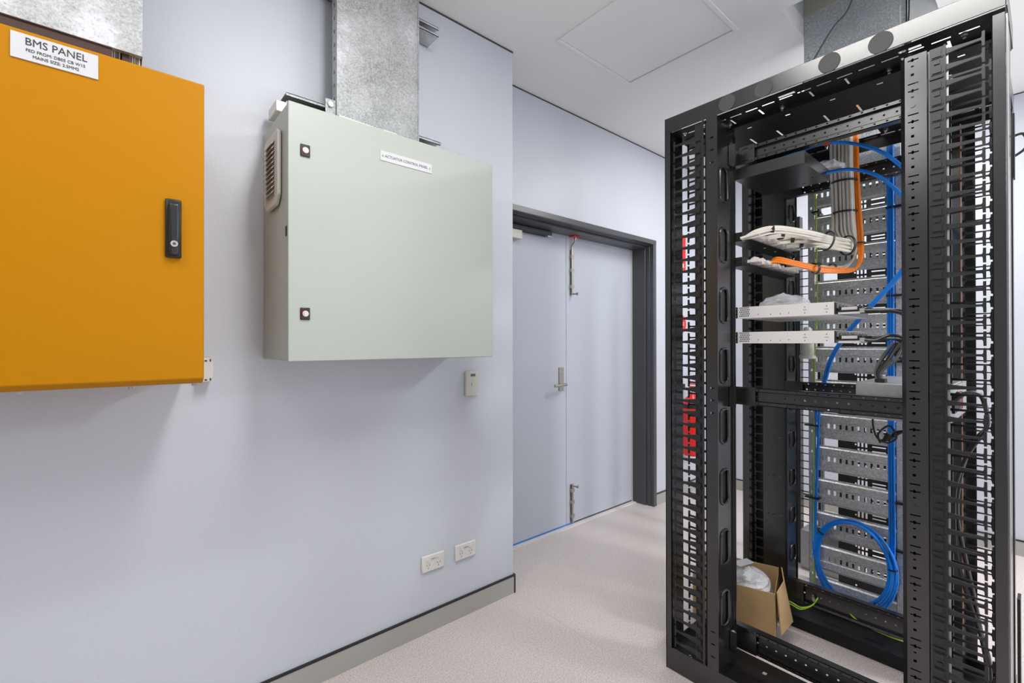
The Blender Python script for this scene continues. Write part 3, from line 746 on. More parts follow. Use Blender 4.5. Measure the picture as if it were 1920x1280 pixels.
# outside fittings on the right
MB().tube(spline([(1.93, RY0, 1.884), (1.94, .05, 1.889), (1.95, .043, 1.872), (1.95, .046, 1.848), (1.945, RY0, 1.83)], 5), .0035, 8).build('pull_ring', 'plastic', rack, smooth=True)
MB().box((1.90, RY0 - .004, 1.76), (1.93, RY0, 1.94)).build('hinge_plate', 'plastic', rack)
MB().box((1.98, .060, 0), (2.03, .067, .56)).build('side_kick_panel', 'plastic', rack)

# ================================================================== EQUIPMENT IN THE RACK
def device(z0, label):
    t = thing('network_switch', (1.98, .62, z0), label, 'network switch', 'silver rack switches')
    hs = []
    for r in range(5):
        for q in range(6):
            y = .789 - q * .0062 - (r % 2) * .0031
            hs.append((y - .0021, y + .0021, z0 + .006 + r * .0078, z0 + .0108 + r * .0078))
    b = MB().holed('x', 1.848, .0015, .478, .797, z0, z0 + .0435, hs)
    b.box((1.8495, .478, z0), (2.28, .797, z0 + .0015)).box((1.8495, .478, z0 + .042), (2.28, .797, z0 + .0435))
    b.box((2.2785, .478, z0), (2.28, .797, z0 + .0435))
    b.build('case', 'alu', t)
    MB().box((1.853, .752, z0 + .002), (1.8535, .796, z0 + .0415)).build('vent_backing', 'gasket', t)
    e = MB()
    for k in range(3): e.cyl((1.845, .806, z0 + .008 + k * .0135), (-1, 0, 0), .0048, .003, 12)
    ear = MB().box((1.8455, .798, z0), (1.8485, .822, z0 + .0435)).build('mounting_ear', 'plastic', t)
    e.build('ear_screws', 'brushed', ear)
    MB().box((1.85, .4745, z0 + .0015), (2.278, .4785, z0 + .042)).build('port_face', 'plastic', t)
    for y, dz in ((.722, .013), (.678, .011), (.645, .011), (.617, .013), (.566, .010), (.566, .031), (.500, .010), (.500, .031)):
        MB().cyl((1.8482, y, z0 + dz), (-1, 0, 0), .0019, .001, 8).build('screw', 'inkgrey', t)
    for y in (.566, .500): MB().box((1.8474, y - .006, z0 + .020), (1.8482, y + .006, z0 + .0215)).build('engraved_mark', 'inkgrey', t)
    # ports: sockets and plugs along the end face
    for k in range(10):
        x = 1.865 + k * .0395
        MB().box((x, .470, z0 + .022), (x + .026, .4748, z0 + .038)).build('port_cage', 'brushed', t)
        MB().box((x + .004, .4694, z0 + .025), (x + .022, .4702, z0 + .036)).build('port_opening', 'gasket', t)
    return t
device(1.396, 'silver flat rack switch in the server rack, the upper of the two')
device(1.299, 'silver flat rack switch in the server rack, the lower of the two')
# plugs with leads : white tagged plugs, clear plug boots, thick leads
def plug_set(z0, label, dz=0.0):
    t = thing('plug_leads', (1.95, .42, z0), label, 'cables', 'black leads plugged into the switches')
    for (x, y0, y1, zz, w_) in ((1.868, .474, .405, z0 + .020, .020), (1.95, .474, .395, z0 + .018, .020), (2.05, .474, .385, z0 + .018, .022)):
        b = MB().box((x, y1, zz - .007), (x + w_, y0, zz + .007)).build('plug_body', 'plastic', t, bevel=.002)
    MB().box((1.8665, .418, z0 + .015), (1.868, .462, z0 + .025)).build('plug_tag', 'tagplate', t, bevel=.0007)
    MB().box((1.866, .398, z0 + .004), (1.874, .412, z0 + .018)).build('plug_end', 'greyplug', t)
    MB().box((1.862, .41, z0 + .001), (1.868, .470, z0 + .008)).build('clear_tab', 'clearplug', t)
    paths = [
        ([(1.870, .40, z0 + .011), (1.875, .37, z0 + .010), (1.885, .335, z0 + .006 + dz), (1.91, .30, z0 - .006 + dz), (1.95, .275, z0 - .03 + dz), (1.97, .29, z0 - .07), (1.93, .33, 1.262)], .0052),
        ([(1.95, .395, z0 + .018), (1.95, .36, z0 + .016), (1.96, .32, z0 + .010), (1.98, .29, z0 - .005), (2.0, .29, z0 - .04), (1.96, .325, 1.27)], .0040),
        ([(2.05, .385, z0 + .018), (2.05, .35, z0 + .012), (2.05, .32, z0 - .01), (2.03, .31, z0 - .04), (1.98, .33, 1.275)], .0045)]
    for pth, r_ in paths:
        MB().tube(spline(pth, 7), r_, 8).build('lead', 'cable_black', t, smooth=True)
    MB().box((2.04, .365, z0 + .008), (2.055, .392, z0 + .026)).build('strain_relief', 'plastic', t, bevel=.003)
    return t
plug_set(1.396, 'black leads with tagged plugs in the end of the upper silver switch')
plug_set(1.299, 'black leads with tagged plugs in the end of the lower silver switch', .02)
# strapped bundle going down
t = thing('power_lead_bundle', (1.93, .36, 1.17), 'grey-black power leads bundled with a strap above the brushed grey unit', 'cables')
for k in range(6):
    a = 2 * math.pi * k / 6; dx, dy = .010 * math.cos(a), .010 * math.sin(a)
    pts = [(1.945 + dx * 1.5, .325 + dy * 1.5, 1.30), (1.93 + dx * 2.4, .345 + dy * 2.2, 1.25), (1.92 + dx, .373 + dy * .9, 1.205), (1.92 + dx * .8, .366 + dy * .8, 1.172), (1.90 + dx * 1.2, .345 + dy * 1.4, 1.12), (1.88 + dx * 1.2, .325 + dy * 1.6, 1.075)]
    MB().tube(spline(pts, 6), .0042, 8).build('lead', 'cable_black' if k % 2 else 'inkgrey', t, smooth=True)
MB().tube([(1.922, .366, 1.160), (1.922, .367, 1.182)], .0165, 12).build('strap', 'blackmatte', t)
# brushed grey unit (power unit) at mid height
t = thing('power_unit', (2.1, .32, 1.05), 'brushed grey power unit behind the middle cross rail', 'power unit')
MB().box((1.875, .20, 1.052), (2.32, .425, 1.170)).build('case', 'brushed', t, bevel=.002)
MB().box((1.90, .197, 1.06), (2.30, .2005, 1.165)).build('end_plate', 'brushed', t)
for k in range(6):
    MB().box((1.93 + k * .035, .190, 1.085), (1.95 + k * .035, .196, 1.14)).build('outlet_socket', 'red' if k == 4 else 'plastic', t)
# white milky fitting
t = thing('conduit_fitting', (2.40, .73, 1.228), 'milky white plastic conduit fitting hanging behind the silver switches', 'fitting')
MB().lathe((2.42, .731, 1.228), [(.030, 0), (.033, .001), (.033, .014), (.027, .016), (.0265, .10), (.022, .112), (.015, .118), (.015, .140), (.010, .146)], 24).build('fitting_body', 'frost', t, smooth=True)
# patch panels
def patch_panel(z0, label, plugs):
    t = thing('patch_panel', (2.09, .80, z0), label, 'patch panel', 'patch panels with clear plugs')
    MB().box((NX + .004, .775, z0), (FXP - .01, .825, z0 + .035)).box((NX + .004, .74, z0), (FXP - .02, .775, z0 + .002)).build('panel_body', 'plastic', t)
    random.seed(int(z0 * 100))
    for k in range(plugs):
        x = NX + .02 + k * .0185
        y = .742 + random.uniform(-.006, .006); zz = z0 + .006 + random.uniform(0, .008)
        MB().box((x, y - .022, zz), (x + .013, y + .022, zz + .012)).build('clear_plug', 'clearplug', t, bevel=.002)
    return t
patch_panel(1.693, 'black patch panel with clear plugs and cream cables, the upper one', 24)
patch_panel(1.597, 'black patch panel with clear plugs and orange cables, the lower one', 24)
# cream cable bundle
def along(a, b, t): return [a[i] + (b[i] - a[i]) * t for i in range(3)]
random.seed(11)
bund = thing('cream_cable_bundle', (2.25, .56, 1.68), 'thick bundle of cream data cables from the upper patch panel', 'cables')
cnt = 0
for g in range(4):
    x0 = 1.86 + g * .105
    for k in range(6):
        ox, oz = random.uniform(-.009, .009), random.uniform(-.010, .012)
        col_i, row_i = cnt % 6, cnt // 6
        vy = .515 + col_i * .0128 + random.uniform(-.002, .002); vx = 2.235 + row_i * .013
        pts = [(x0 - .04 + k * .006, .775, 1.700 + oz * .5), (x0 - .01 + ox, .725, 1.714 + oz), (x0 + .05 + ox, .672, 1.728 - g * .004 + oz),
               (2.06 + g * .018 + ox, .61, 1.722 - g * .010 + oz), (2.15 + ox, .56, 1.704 - .008 * g + oz), (2.20 + ox * .8, .528 - .003 * (k), 1.688 - .006 * g + oz),
               (2.255 + row_i * .008, .51 + .004 * col_i, 1.700 - .006 * k), (vx + .01, vy - .002, 1.745), (vx, vy, 1.80), (vx, vy + .003, 1.92), (vx, vy + .006, 2.05), (vx, vy + .006, 2.30)]
        MB().tube(spline(pts, 6), .0049, 7).build('cable', 'cream', bund, smooth=True)
        cnt += 1
def tie(parent, c, axis, r1, r2, wd=.007):
    ax = Vector(axis).normalized(); t_ = ax.orthogonal().normalized()
    up = Vector((0, 0, 1)); t_ = (up - ax * up.dot(ax)); t_ = t_.normalized() if t_.length > .2 else Vector((0, 1, 0)); q = ax.cross(t_)
    n = 22; vs = []
    for s, k_ in ((-.5, 1), (.5, 1), (.5, 1.10), (-.5, 1.10)):
        for i in range(n):
            a = 2 * math.pi * i / n
            vs.append(Vector(c) + ax * (s * wd) + t_ * math.cos(a) * r1 * k_ + q * math.sin(a) * r2 * k_)
    fs = []
    for r_ in range(4):
        for i in range(n): fs.append((r_ * n + i, r_ * n + (i + 1) % n, ((r_ + 1) % 4) * n + (i + 1) % n, ((r_ + 1) % 4) * n + i))
    return MB().add(vs, fs).build('cable_tie', 'blackmatte', parent, smooth=True)
tie(bund, (2.262, .550, 1.955), (0, 0, 1), .044, .044)
tie(bund, (2.262, .548, 1.83), (0, .1, 1), .042, .042)
tie(bund, (2.13, .572, 1.702), (.8, -.5, -.2), .036, .030)
tie(bund, (2.215, .527, 1.688), (.8, -.5, 0), .036, .034, .009)
for g in range(4):
    x0 = 1.875 + g * .105
    tie(bund, (x0 + .02, .697, 1.735 - g * .003), (.6, -.6, .1), .021, .021, .014)
# orange cables with some cream ones beside
ob = thing('orange_cable_bundle', (2.26, .50, 1.6), 'bundle of orange fibre cables looping up from the lower patch panel', 'cables')
for k in range(7):
    o = (k % 3) * .0075; q = (k // 3) * .0075
    pts = [(1.95 + k * .012, .745, 1.614), (1.965 + o, .70, 1.618 + q), (2.02 + o, .655, 1.605 + q), (2.12, .60, 1.588 + q - o * .3), (2.20, .548, 1.582 + q), (2.245 + q * .5, .510, 1.592 + q * .5),
           (2.262 + q, .492 + o * .5, 1.64), (2.265 + q, .492 + o, 1.72), (2.262 + q, .499 + o, 1.86), (2.262 + q, .505 + o, 2.02), (2.262 + q, .508 + o, 2.30)]
    MB().tube(spline(pts, 7), .0044, 8).build('cable', 'orangecable', ob, smooth=True)
tie(ob, (2.11, .606, 1.594), (.8, -.5, -.1), .019, .017, .010)
tie(ob, (2.270, .500, 1.70), (0, 0, 1), .019, .021, .006)
wb = thing('mixed_cable_loop', (2.24, .53, 1.6), 'thin bundle of cream cables looping beside the orange fibre cables', 'cables')
for k in range(6):
    o = (k % 3) * .008; q = (k // 3) * .008
    pts = [(2.12 + k * .014, .742, 1.612), (2.14 + k * .01, .68, 1.612), (2.16, .62, 1.604 + q), (2.21, .575, 1.596 + q + .004), (2.245 + q, .538, 1.606 + q), (2.265 + q, .512, 1.66),
           (2.268 + q, .505 + o, 1.73), (2.275 + q, .512 + o, 1.86), (2.28 + q, .516 + o, 2.0), (2.28 + q, .516 + o, 2.30)]
    MB().tube(spline(pts, 6), .0042, 7).build('cable', 'cream', wb, smooth=True)
tie(wb, (2.205, .578, 1.602), (.8, -.5, -.1), .018, .02, .008)

# ------------------------------------------------------------------ perforated cable ladder behind the rack
TXX = 2.62
lad = thing('perforated_cable_tray', (TXX, .605, 0), 'tall galvanised perforated cable tray standing behind the server rack', 'cable tray')
MB().holed('x', TXX - .002, .0015, .760, .786, .02, 2.12, [(.769, .777, .16 + k * .10, .172 + k * .10) for k in range(19)]).box((TXX - .002, .7845, .02), (TXX + .06, .786, 2.12)).box((TXX - .002, .759, .02), (TXX + .04, .7605, 2.12)).build('side_rail', 'galvd', lad)
MB().box((TXX - .002, .424, .02), (TXX - .0005, .448, 2.12)).box((TXX - .002, .424, .02), (TXX + .06, .4255, 2.12)).box((TXX - .002, .4465, .02), (TXX + .04, .448, 2.12)).build('side_rail', 'galvd', lad)
slat = MB()
pr = [(-.063, .012), (-.056, .012), (-.050, .0), (-.020, .0), (-.016, .003), (.016, .003), (.020, .0), (.050, .0), (.056, .012), (.063, .012)]
sy0, sy1 = -.156, .156
for i in range(len(pr) - 1):
    (z0, x0), (z1, x1) = pr[i], pr[i + 1]
    if i == 4:
        slat.holed('x', .003, .0012, sy0, sy1, z0, z1, [(sy0 + .012 + k * .0238, sy0 + .021 + k * .0238, -.011, .011) for k in range(13)])
    else:
        slat.add([(x0, sy0, z0), (x0, sy1, z0), (x1, sy1, z1), (x1, sy0, z1)], [(0, 1, 2, 3)])
slat.cyl((-.0005, 0, -.035), (-1, 0, 0), .0025, .001, 8)
slat_me = slat.mesh('slat')
for k in range(14): piece('slat', slat_me, 'galvd', lad, (TXX, .604, 1.38 - .1605 * (8 - k)))
# black perforated frame standing behind the tray
bf = thing('perforated_screen', (2.9, .6, 0), 'black perforated screen seen through the gaps of the galvanised tray', 'screen')
MB().box((2.90, .815, 0), (2.93, .862, 2.1)).build('upright', 'blackmatte', bf)
hs = []
zc = .10
while zc < 2.05:
    for y in (.642, .626, .610, .500, .485, .470): hs.append((y, y + .0085, zc - .015, zc + .015))
    for dz in (-.010, .006): hs.append((.535, .590, zc + dz, zc + dz + .006))
    zc += .0402
MB().holed('x', 2.90, .001, .43, .735, 0, 2.1, hs + [(.655, .662, .05 + .0402 * k, .058 + .0402 * k) for k in range(50)]).build('perforated_panel', 'blackmatte', bf)
# cover above and bracket
cv = thing('riser_cover', (TXX, .6, 2.12), 'galvanised cover of the cable riser passing through the ceiling opening', 'cable tray')
MB().box((TXX - .004, .428, 2.12), (TXX - .0025, .80, 3.05)).box((TXX - .004, .7985, 2.12), (TXX + .06, .80, 3.05)).build('cover', 'galvp', cv)
MB().box((TXX - .004, .405, 2.12), (TXX + .05, .424, 3.05)).build('side_flange', 'galvp', cv)
for (y, z) in ((.78, 2.72), (.775, 2.60), (.78, 2.50), (.69, 2.77), (.50, 2.52), (.46, 2.66)):
    MB().cyl((TXX - .004, y, z), (-1, 0, 0), .0032, .002, 8).build('rivet', 'steel', cv)
tag(MB().box((TXX - .012, .58, 2.925), (TXX - .005, .812, 3.04)).build('blanking_board', 'creamboard'), 'cream blanking board at the ceiling opening above the rack', 'board')
g = thing('hanging_cable', (2.5, .75, 2.1), 'thin grey cable hanging down beside the riser cover', 'cable')
MB().tube(spline([(2.55, .55, 3.0), (2.56, .60, 2.84), (2.55, .655, 2.78), (2.56, .72, 2.70), (2.57, .775, 2.62), (2.575, .805, 2.52), (2.58, .80, 2.42), (2.58, .79, 2.30), (2.58, .79, 2.21)], 7), .004, 8).build('cable', 'inkgrey', g, smooth=True)
g = thing('tied_cables', (2.6, .415, 2.3), 'pair of dark cables tied along the edge of the riser cover', 'cable')
for k in range(2):
    MB().tube(spline([(2.60, .402 - k * .007, 3.0), (2.60, .402 - k * .008, 2.75), (2.60, .403 - k * .004, 2.6), (2.60, .402 - k * .006, 2.25)], 4), .003, 6).build('cable', 'cable_black', g, smooth=True)
for z in (2.60, 2.63): MB().box((2.59, .388, z - .003), (2.61, .412, z + .003)).build('cable_tie', 'blackmatte', g)

# second perforated cable manager behind (part of the neighbouring frame)
t = thing('rear_cable_manager', (3.1, .9, 0), 'black slotted cable manager upright standing beyond the galvanised tray', 'cable manager')
MB().box((3.10, .86, 0), (3.13, .885, 2.05)).build('upright', 'plastic', t)
MB().box((3.08, .968, 0), (3.13, .99, 2.05)).build('upright', 'plastic', t)
rb = MB().box((0, -.055, -.0025), (.006, .055, .0025)).mesh('rung')
for k in range(39): piece('rung', rb, 'plastic', t, (3.10, .925, .243 + k * .0449))
MB().box((3.02, .70, 0), (3.2, .95, .22)).build('foot', 'brushed', t)

# ------------------------------------------------------------------ blue cables
bl_ = thing('blue_cable_coil', (2.58, .6, .09), 'coil of blue data cable hung on the galvanised tray', 'cables')
random.seed(3)
coil_in = [(2.575, .735, 1.02), (2.58, .742, .80), (2.58, .744, .60), (2.58, .748, .40)]
for k in range(5):
    cyc, czc = .600 + random.uniform(-.004, .004), .292 + random.uniform(-.006, .006)
    ry, rz = .146 + (k - 2) * .0065, .190 + (k - 2) * .005
    pts = []
    for i in range(40):
        a = 2 * math.pi * i / 40
        sag = -.010 * k * (1 if math.sin(a) < 0 else .3) * abs(math.sin(a))
        pts.append((2.568 + .004 * k + .004 * math.sin(3 * a + k), cyc + ry * math.cos(a), czc + rz * math.sin(a) + sag))
    MB().tube(pts, .0050, 8, closed=True).build('loop', 'blue', bl_, smooth=True)
for (a, w__) in ((35, 0), (172, 0), (232, 0)):
    y = .600 + .148 * math.cos(R(a)); z = .285 + .192 * math.sin(R(a))
    tie(bl_, (2.577, y, z), (0, -math.sin(R(a)), math.cos(R(a))), .017, .017, .006)
rc = thing('blue_cable_run', (2.60, .46, .3), 'straight run of blue cables down the right edge of the galvanised tray', 'cables')
for k in range(3):
    y = .452 + k * .0085
    MB().tube(spline([(2.600 + .004 * (k == 1), y, 2.25), (2.60, y, 1.8), (2.60, y + .001, 1.2), (2.60, y, .7), (2.595, y - .002, .42), (2.585, y + .002, .30)], 4), .0042, 8).build('cable', 'blue', rc, smooth=True)
for z in (.39, .60, 1.22, 1.51, 1.90):
    MB().box((2.596, .405, z - .006), (2.611, .476, z + .004)).build('cable_tie', 'blackmatte', rc)
lc = thing('blue_feed_cables', (2.3, .5, 1.0), 'pair of blue cables arching from the rack top down to the coil', 'cables')
arc1 = [(1.90, .70, 2.018), (1.98, .639, 2.031), (1.98, .567, 2.036), (1.98, .500, 2.024), (1.98, .422, 1.986), (1.99, .350, 1.925), (2.03, .270, 1.80), (2.12, .262, 1.70), (2.20, .300, 1.64), (2.28, .385, 1.545), (2.33, .480, 1.44), (2.42, .575, 1.34), (2.50, .650, 1.24), (2.54, .690, 1.13), (2.56, .722, 1.00), (2.58, .735, .80), (2.58, .742, .60), (2.58, .748, .42), (2.575, .748, .30)]
arc2 = [(2.05, .60, 1.945), (2.08, .561, 1.955), (2.08, .492, 1.949), (2.08, .428, 1.918), (2.08, .382, 1.876), (2.09, .315, 1.78), (2.13, .285, 1.70), (2.21, .320, 1.635), (2.29, .402, 1.535), (2.34, .498, 1.43), (2.43, .592, 1.33), (2.51, .668, 1.22), (2.55, .708, 1.10), (2.57, .740, .98), (2.585, .752, .80), (2.59, .758, .60), (2.59, .760, .42), (2.58, .756, .30)]
for a_ in (arc1, arc2): MB().tube(spline(a_, 8), .0062, 10).build('cable', 'blue', lc, smooth=True)
MB().tube([(1.98, .545, 2.0345), (1.98, .520, 2.0300)], .0070, 10).build('cable_marker', 'red', lc, smooth=True)
for z in (.55, .90): MB().box((2.565, .728, z - .003), (2.60, .790, z + .003)).build('cable_tie', 'blackmatte', lc)
# green yellow earths
t = thing('earth_cable', (2.56, .74, .1), 'green and yellow earth cable down the left edge of the galvanised tray', 'cable')
MB().tube(spline([(2.57, .742, 2.10), (2.56, .735, 1.92), (2.56, .731, 1.51), (2.56, .742, 1.25), (2.57, .747, 1.0), (2.58, .755, .5), (2.58, .755, .12)], 5), .0032, 8).build('cable', 'greencable', t, smooth=True)
for z in (1.93, 1.80, 1.68): MB().box((2.553, .722, z - .004), (2.60, .752, z + .004)).build('cable_tie', 'blackmatte', t)
t = thing('earth_loop', (2.3, .72, .06), 'green and yellow earth loop at the foot of the rack beside the cardboard box', 'cable')
for k in range(2): MB().tube(spline([(2.30, .80, .135 + k * .01), (2.30, .758, .130 + k * .010), (2.31, .727, .121 + k * .008), (2.33, .690, .146), (2.35, .672, .18)], 6), .0028, 8).build('cable', 'greencable', t, smooth=True)
MB().cyl((2.335, .683, .165), (0, .3, 1), .006, .02, 8).build('lug', 'zinc', t)
t = thing('floor_earth_cable', (2.35, .47, .06), 'thin green and yellow earth cable slanting over the far base channel', 'cable')
MB().tube(spline([(2.352, .555, .160), (2.350, .54, .150), (2.345, .50, .138), (2.345, .44, .132), (2.34, .39, .134), (2.34, .34, .14)], 6), .0026, 8).build('cable', 'greencable', t, smooth=True)

# loose black leads
t = thing('coiled_black_lead', (2.2, .42, .9), 'coiled black lead hanging below the middle cross rail', 'cable')
MB().tube(spline([(2.20, .442, 1.06), (2.20, .445, .99), (2.20, .432, .94), (2.20, .40, .925), (2.20, .375, .95), (2.20, .395, .99), (2.21, .43, .955), (2.21, .42, .925), (2.20, .36, .97), (2.20, .33, 1.0), (2.2, .35, 1.06)], 8), .0035, 8).build('lead', 'cable_black', t, smooth=True)
MB().tube(spline([(2.22, .43, .92), (2.22, .40, .945), (2.21, .37, .97), (2.21, .33, .975)], 6), .005, 8).build('lead', 'cable_black', t, smooth=True)
MB().tube([(2.205, .405, .935), (2.205, .395, .96)], .012, 10).build('cable_tie', 'blackmatte', t)
t = thing('thick_black_leads', (1.95, .16, .1), 'thick black leads hanging inside the right cable manager', 'cables')
for k in range(4):
    dx, dy = .012 * k, .006 * (k % 2)
    pts = [(1.93 + dx, .196, 1.126), (1.94 + dx, .165, 1.150), (1.96 + dx, .140, 1.145), (1.97 + dx, .127, 1.10), (1.97 + dx, .125, 1.05), (1.96 + dx, .140 + dy, 1.015), (1.95 + dx, .170, .95), (1.95 + dx, .192 - dy, .86), (1.955 + dx, .196 - dy, .76), (1.96 + dx, .192 - 3 * dy, .64), (1.965 + dx, .168 - 2 * dy, .53), (1.98 + dx, .142, .42), (2.0 + dx, .130 - dy, .30), (2.03, .14, .12)]
    MB().tube(spline(pts, 6), .0052 if k < 2 else .0036, 8).build('lead', 'cable_black', t, smooth=True)
MB().tube([(1.93, .20, 1.122), (1.935, .178, 1.146)], .011, 10).build('plug_boot', 'plastic', t)
t = thing('earth_lug_wires', (1.80, .15, .06), 'green and yellow earth wires with copper lugs at the foot of the right cable manager', 'cable')
for k in range(4):
    MB().tube(spline([(1.78 + k * .01, .180 - k * .012, .14), (1.79, .168 - k * .010, .155), (1.80, .145 - k * .006, .15 + k * .004), (1.82, .12, .12)], 5), .0042, 8).build('wire', ('yellow', 'greencable', 'yellow', 'copper')[k], t, smooth=True)

# ------------------------------------------------------------------ plastic bag on the upper switch
def crumple(cx, cy, cz, rx, ry, rz, m, name, parent, seed, amp=.25, n=(18, 10), low=0.0):
    import mathutils
    vs, fs = [], []
    nu, nv = n
    for j in range(nv + 1):
        ph = math.pi / 2 * j / nv
        for i in range(nu):
            th = 2 * math.pi * i / nu
            d = Vector((math.cos(th) * math.cos(ph), math.sin(th) * math.cos(ph), math.sin(ph)))
            k = 1 + amp * mathutils.noise.noise(d * 2.3 + Vector((seed, 0, 0))) + amp * .5 * mathutils.noise.noise(d * 6 + Vector((0, seed, 0)))
            vs.append((cx + rx * d.x * k, cy + ry * d.y * k, cz + rz * max(low, d.z) * k))
    for j in range(nv):
        for i in range(nu):
            fs.append((j * nu + i, j * nu + (i + 1) % nu, (j + 1) * nu + (i + 1) % nu, (j + 1) * nu + i))
    return MB().add(vs, fs).build(name, m, parent)
t = thing('plastic_bag', (2.05, .70, 1.44), 'clear crumpled plastic bag lying on the upper silver switch', 'bag')
crumple(2.03, .695, 1.4405, .10, .085, .055, 'film', 'bag_film', t, 1.0)
t = thing('clear_wrapper', (2.2, .62, 1.94), 'crumpled clear wrapper hanging behind the top shelf of the rack', 'bag')
crumple(2.16, .585, 1.975, .09, .07, .045, 'film', 'wrapper_film', t, 4.0)

for k, (x, y, z, r_) in enumerate(((1.875, .742, 1.614, .020), (1.915, .735, 1.616, .017), (1.955, .728, 1.612, .016))):
    crumple(x, y, z, r_, r_, r_ * .9, 'clearplug', 'plug_cap', [o for o in bpy.data.objects if o.name == 'patch_panel.001'][0], 9.0 + k, .15, (12, 6), -1.0)

# ------------------------------------------------------------------ cardboard box with plastic inside
cbx = thing('cardboard_box', (2.12, .92, .058), 'open brown cardboard box full of plastic packaging inside the rack base', 'box')
ax = Vector((-.28, .96, 0)).normalized(); bx_ = Vector((.96, .28, 0)).normalized()
c0 = Vector((2.045, .737, .092)); Lb, Wb, Hb = .315, .225, .186
def quadbox(p, a, b, hgt, th, lean=Vector((0, 0, 0))):
    """thin board standing on segment p..p+a, thickness along b*th"""
    q = [p, p + a, p + a + b * th, p + b * th]
    up = Vector((0, 0, hgt)) + lean
    vs = q + [v + up for v in q]
    return MB().add(vs, [(0, 3, 2, 1), (4, 5, 6, 7), (0, 1, 5, 4), (1, 2, 6, 5), (2, 3, 7, 6), (3, 0, 4, 7)])
quadbox(c0, ax * Lb, bx_, Hb, .004, Vector((-.004, 0, 0))).build('side_panel', 'card', cbx)
quadbox(c0 + bx_ * Wb, ax * Lb, bx_, Hb + .015, .004).build('side_panel', 'card', cbx)
quadbox(c0 + ax * Lb, bx_ * Wb, ax, Hb, .004).build('side_panel', 'card', cbx)
quadbox(c0 + bx_ * .012, bx_ * (Wb - .02), ax, Hb - .01, .004).build('side_panel', 'cardin', cbx)
MB().add([c0, c0 + ax * Lb, c0 + ax * Lb + bx_ * Wb, c0 + bx_ * Wb], [(0, 1, 2, 3)]).build('bottom_panel', 'card', cbx)
# torn flap on the right side, leaning outwards
f0 = c0 + bx_ * .012 - ax * .004
fl_v = [f0 + Vector((0, 0, Hb)), f0 + bx_ * .10 - ax * .020 + Vector((0, 0, Hb + .012)), f0 + bx_ * .21 - ax * .006 + Vector((0, 0, Hb + .022)),
        f0 + bx_ * .040 - ax * .012 + Vector((0, 0, -.005)), f0 + bx_ * .14 - ax * .050 + Vector((0, 0, .015)), f0 + bx_ * .225 - ax * .030 + Vector((0, 0, .055))]
th_ = ax * -.004
fv = fl_v + [v + th_ for v in fl_v]
MB().add(fv, [(0, 1, 4, 3), (1, 2, 5, 4), (6, 9, 10, 7), (7, 10, 11, 8), (0, 6, 7, 1), (1, 7, 8, 2), (3, 4, 10, 9), (4, 5, 11, 10), (0, 3, 9, 6), (2, 8, 11, 5)]).build('torn_flap', 'card', cbx)
pk = c0 + ax * (Lb * .5) + bx_ * (Wb * .5)
pb = thing('packaging_bag', (pk.x, pk.y, .2), 'white and clear plastic bags heaped in the cardboard box', 'bag')
crumple(pk.x + .015, pk.y - .060, .225, .088, .080, .080, 'filmwhite', 'white_bag', pb, 2.0, .2)
crumple(pk.x - .005, pk.y + .035, .235, .092, .105, .085, 'film', 'clear_bag', pb, 7.0, .25)
lbm = MB().add([(2.08, .89, .322), (2.15, .86, .328), (2.17, .90, .326), (2.09, .94, .320), (2.08, .89, .324), (2.15, .86, .330), (2.17, .90, .328), (2.09, .94, .322)], [(0, 3, 2, 1), (4, 5, 6, 7), (0, 1, 5, 4), (1, 2, 6, 5), (2, 3, 7, 6), (3, 0, 4, 7)])
lbm.build('shipping_label', 'signwhite', pb)

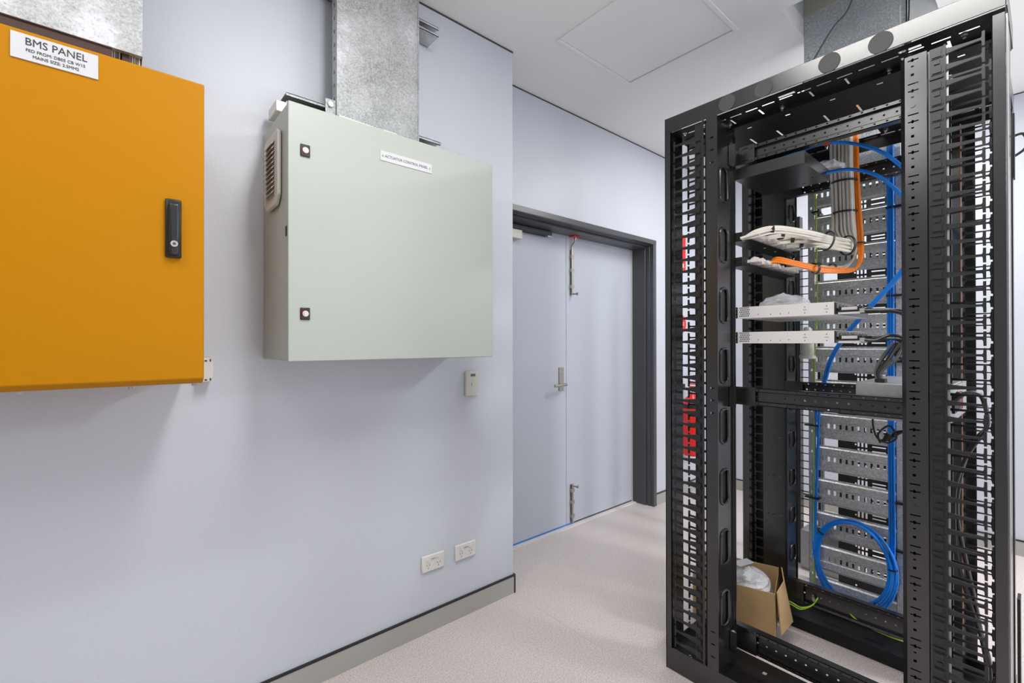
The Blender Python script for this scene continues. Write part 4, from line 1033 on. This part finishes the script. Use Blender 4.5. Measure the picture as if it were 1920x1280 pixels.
# ------------------------------------------------------------------ fire extinguisher and signs on the back wall
EX, EY = 3.70, 1.975
fe = thing('fire_extinguisher', (EX, EY, .40), 'red fire extinguisher on the wall right of the double door, seen through the rack', 'fire extinguisher')
MB().lathe((EX, EY, .36), [(.070, 0), (.078, .01), (.080, .03), (.080, .40), (.074, .44), (.055, .475), (.030, .495), (.022, .52)], 32).build('cylinder', 'red', fe, smooth=True)
MB().lathe((EX, EY, .755), [(.0806, 0), (.0806, .035)], 32).build('dark_band', 'blackmatte', fe)
MB().cyl((EX, EY, .88), (0, 0, 1), .020, .045, 14).build('valve', 'zinc', fe, smooth=True)
MB().box((EX - .012, EY - .085, .925), (EX + .012, EY + .02, .937)).box((EX - .010, EY - .09, .952), (EX + .010, EY + .015, .962)).build('lever', 'red', fe)
MB().tube(spline([(EX + .02, EY, .915), (EX + .07, EY - .03, .90), (EX + .095, EY - .02, .82), (EX + .088, EY, .60), (EX + .086, EY, .42)], 6), .009, 8).build('hose', 'blackmatte', fe, smooth=True)
for (a0, z, hgt, m_) in ((-60, .60, .10, 'signwhite'), (-52, .63, .035, 'teal'), (-60, .47, .05, 'signwhite')):
    vs = []
    for i in range(6):
        a = R(a0 - 10 + i * 6)
        for zz_ in (z, z + hgt): vs.append((EX + .0808 * math.cos(a), EY + .0808 * math.sin(a), zz_))
    MB().add(vs, [(2 * i, 2 * i + 2, 2 * i + 3, 2 * i + 1) for i in range(5)]).build('instruction_label', m_, fe)
MB().box((EX - .05, EY + .08, .55), (EX + .05, DY, .60)).box((EX - .03, EY + .08, .90), (EX + .03, DY, .95)).build('wall_bracket', 'blackmatte', fe)
sg = thing('extinguisher_sign', (3.69, DY, 1.91), 'red rectangular sign high on the wall above the fire extinguisher', 'sign')
MB().box((3.62, DY - .004, 1.91), (3.765, DY, 2.235)).build('sign_plate', 'red', sg)
MB().box((3.650, DY - .005, 1.95), (3.735, DY - .004, 1.985)).build('pictogram', 'signwhite', sg)
sg = thing('round_extinguisher_sign', (3.70, DY, 1.385), 'red round sign on the wall between the fire extinguisher and the upper red sign', 'sign')
MB().cyl((3.69, DY, 1.464), (0, -1, 0), .080, .004, 32).build('sign_plate', 'red', sg)
text('lettering', 'ABE', .045, (3.70, DY - .0045, 1.464), '-y', 'signwhite', sg)
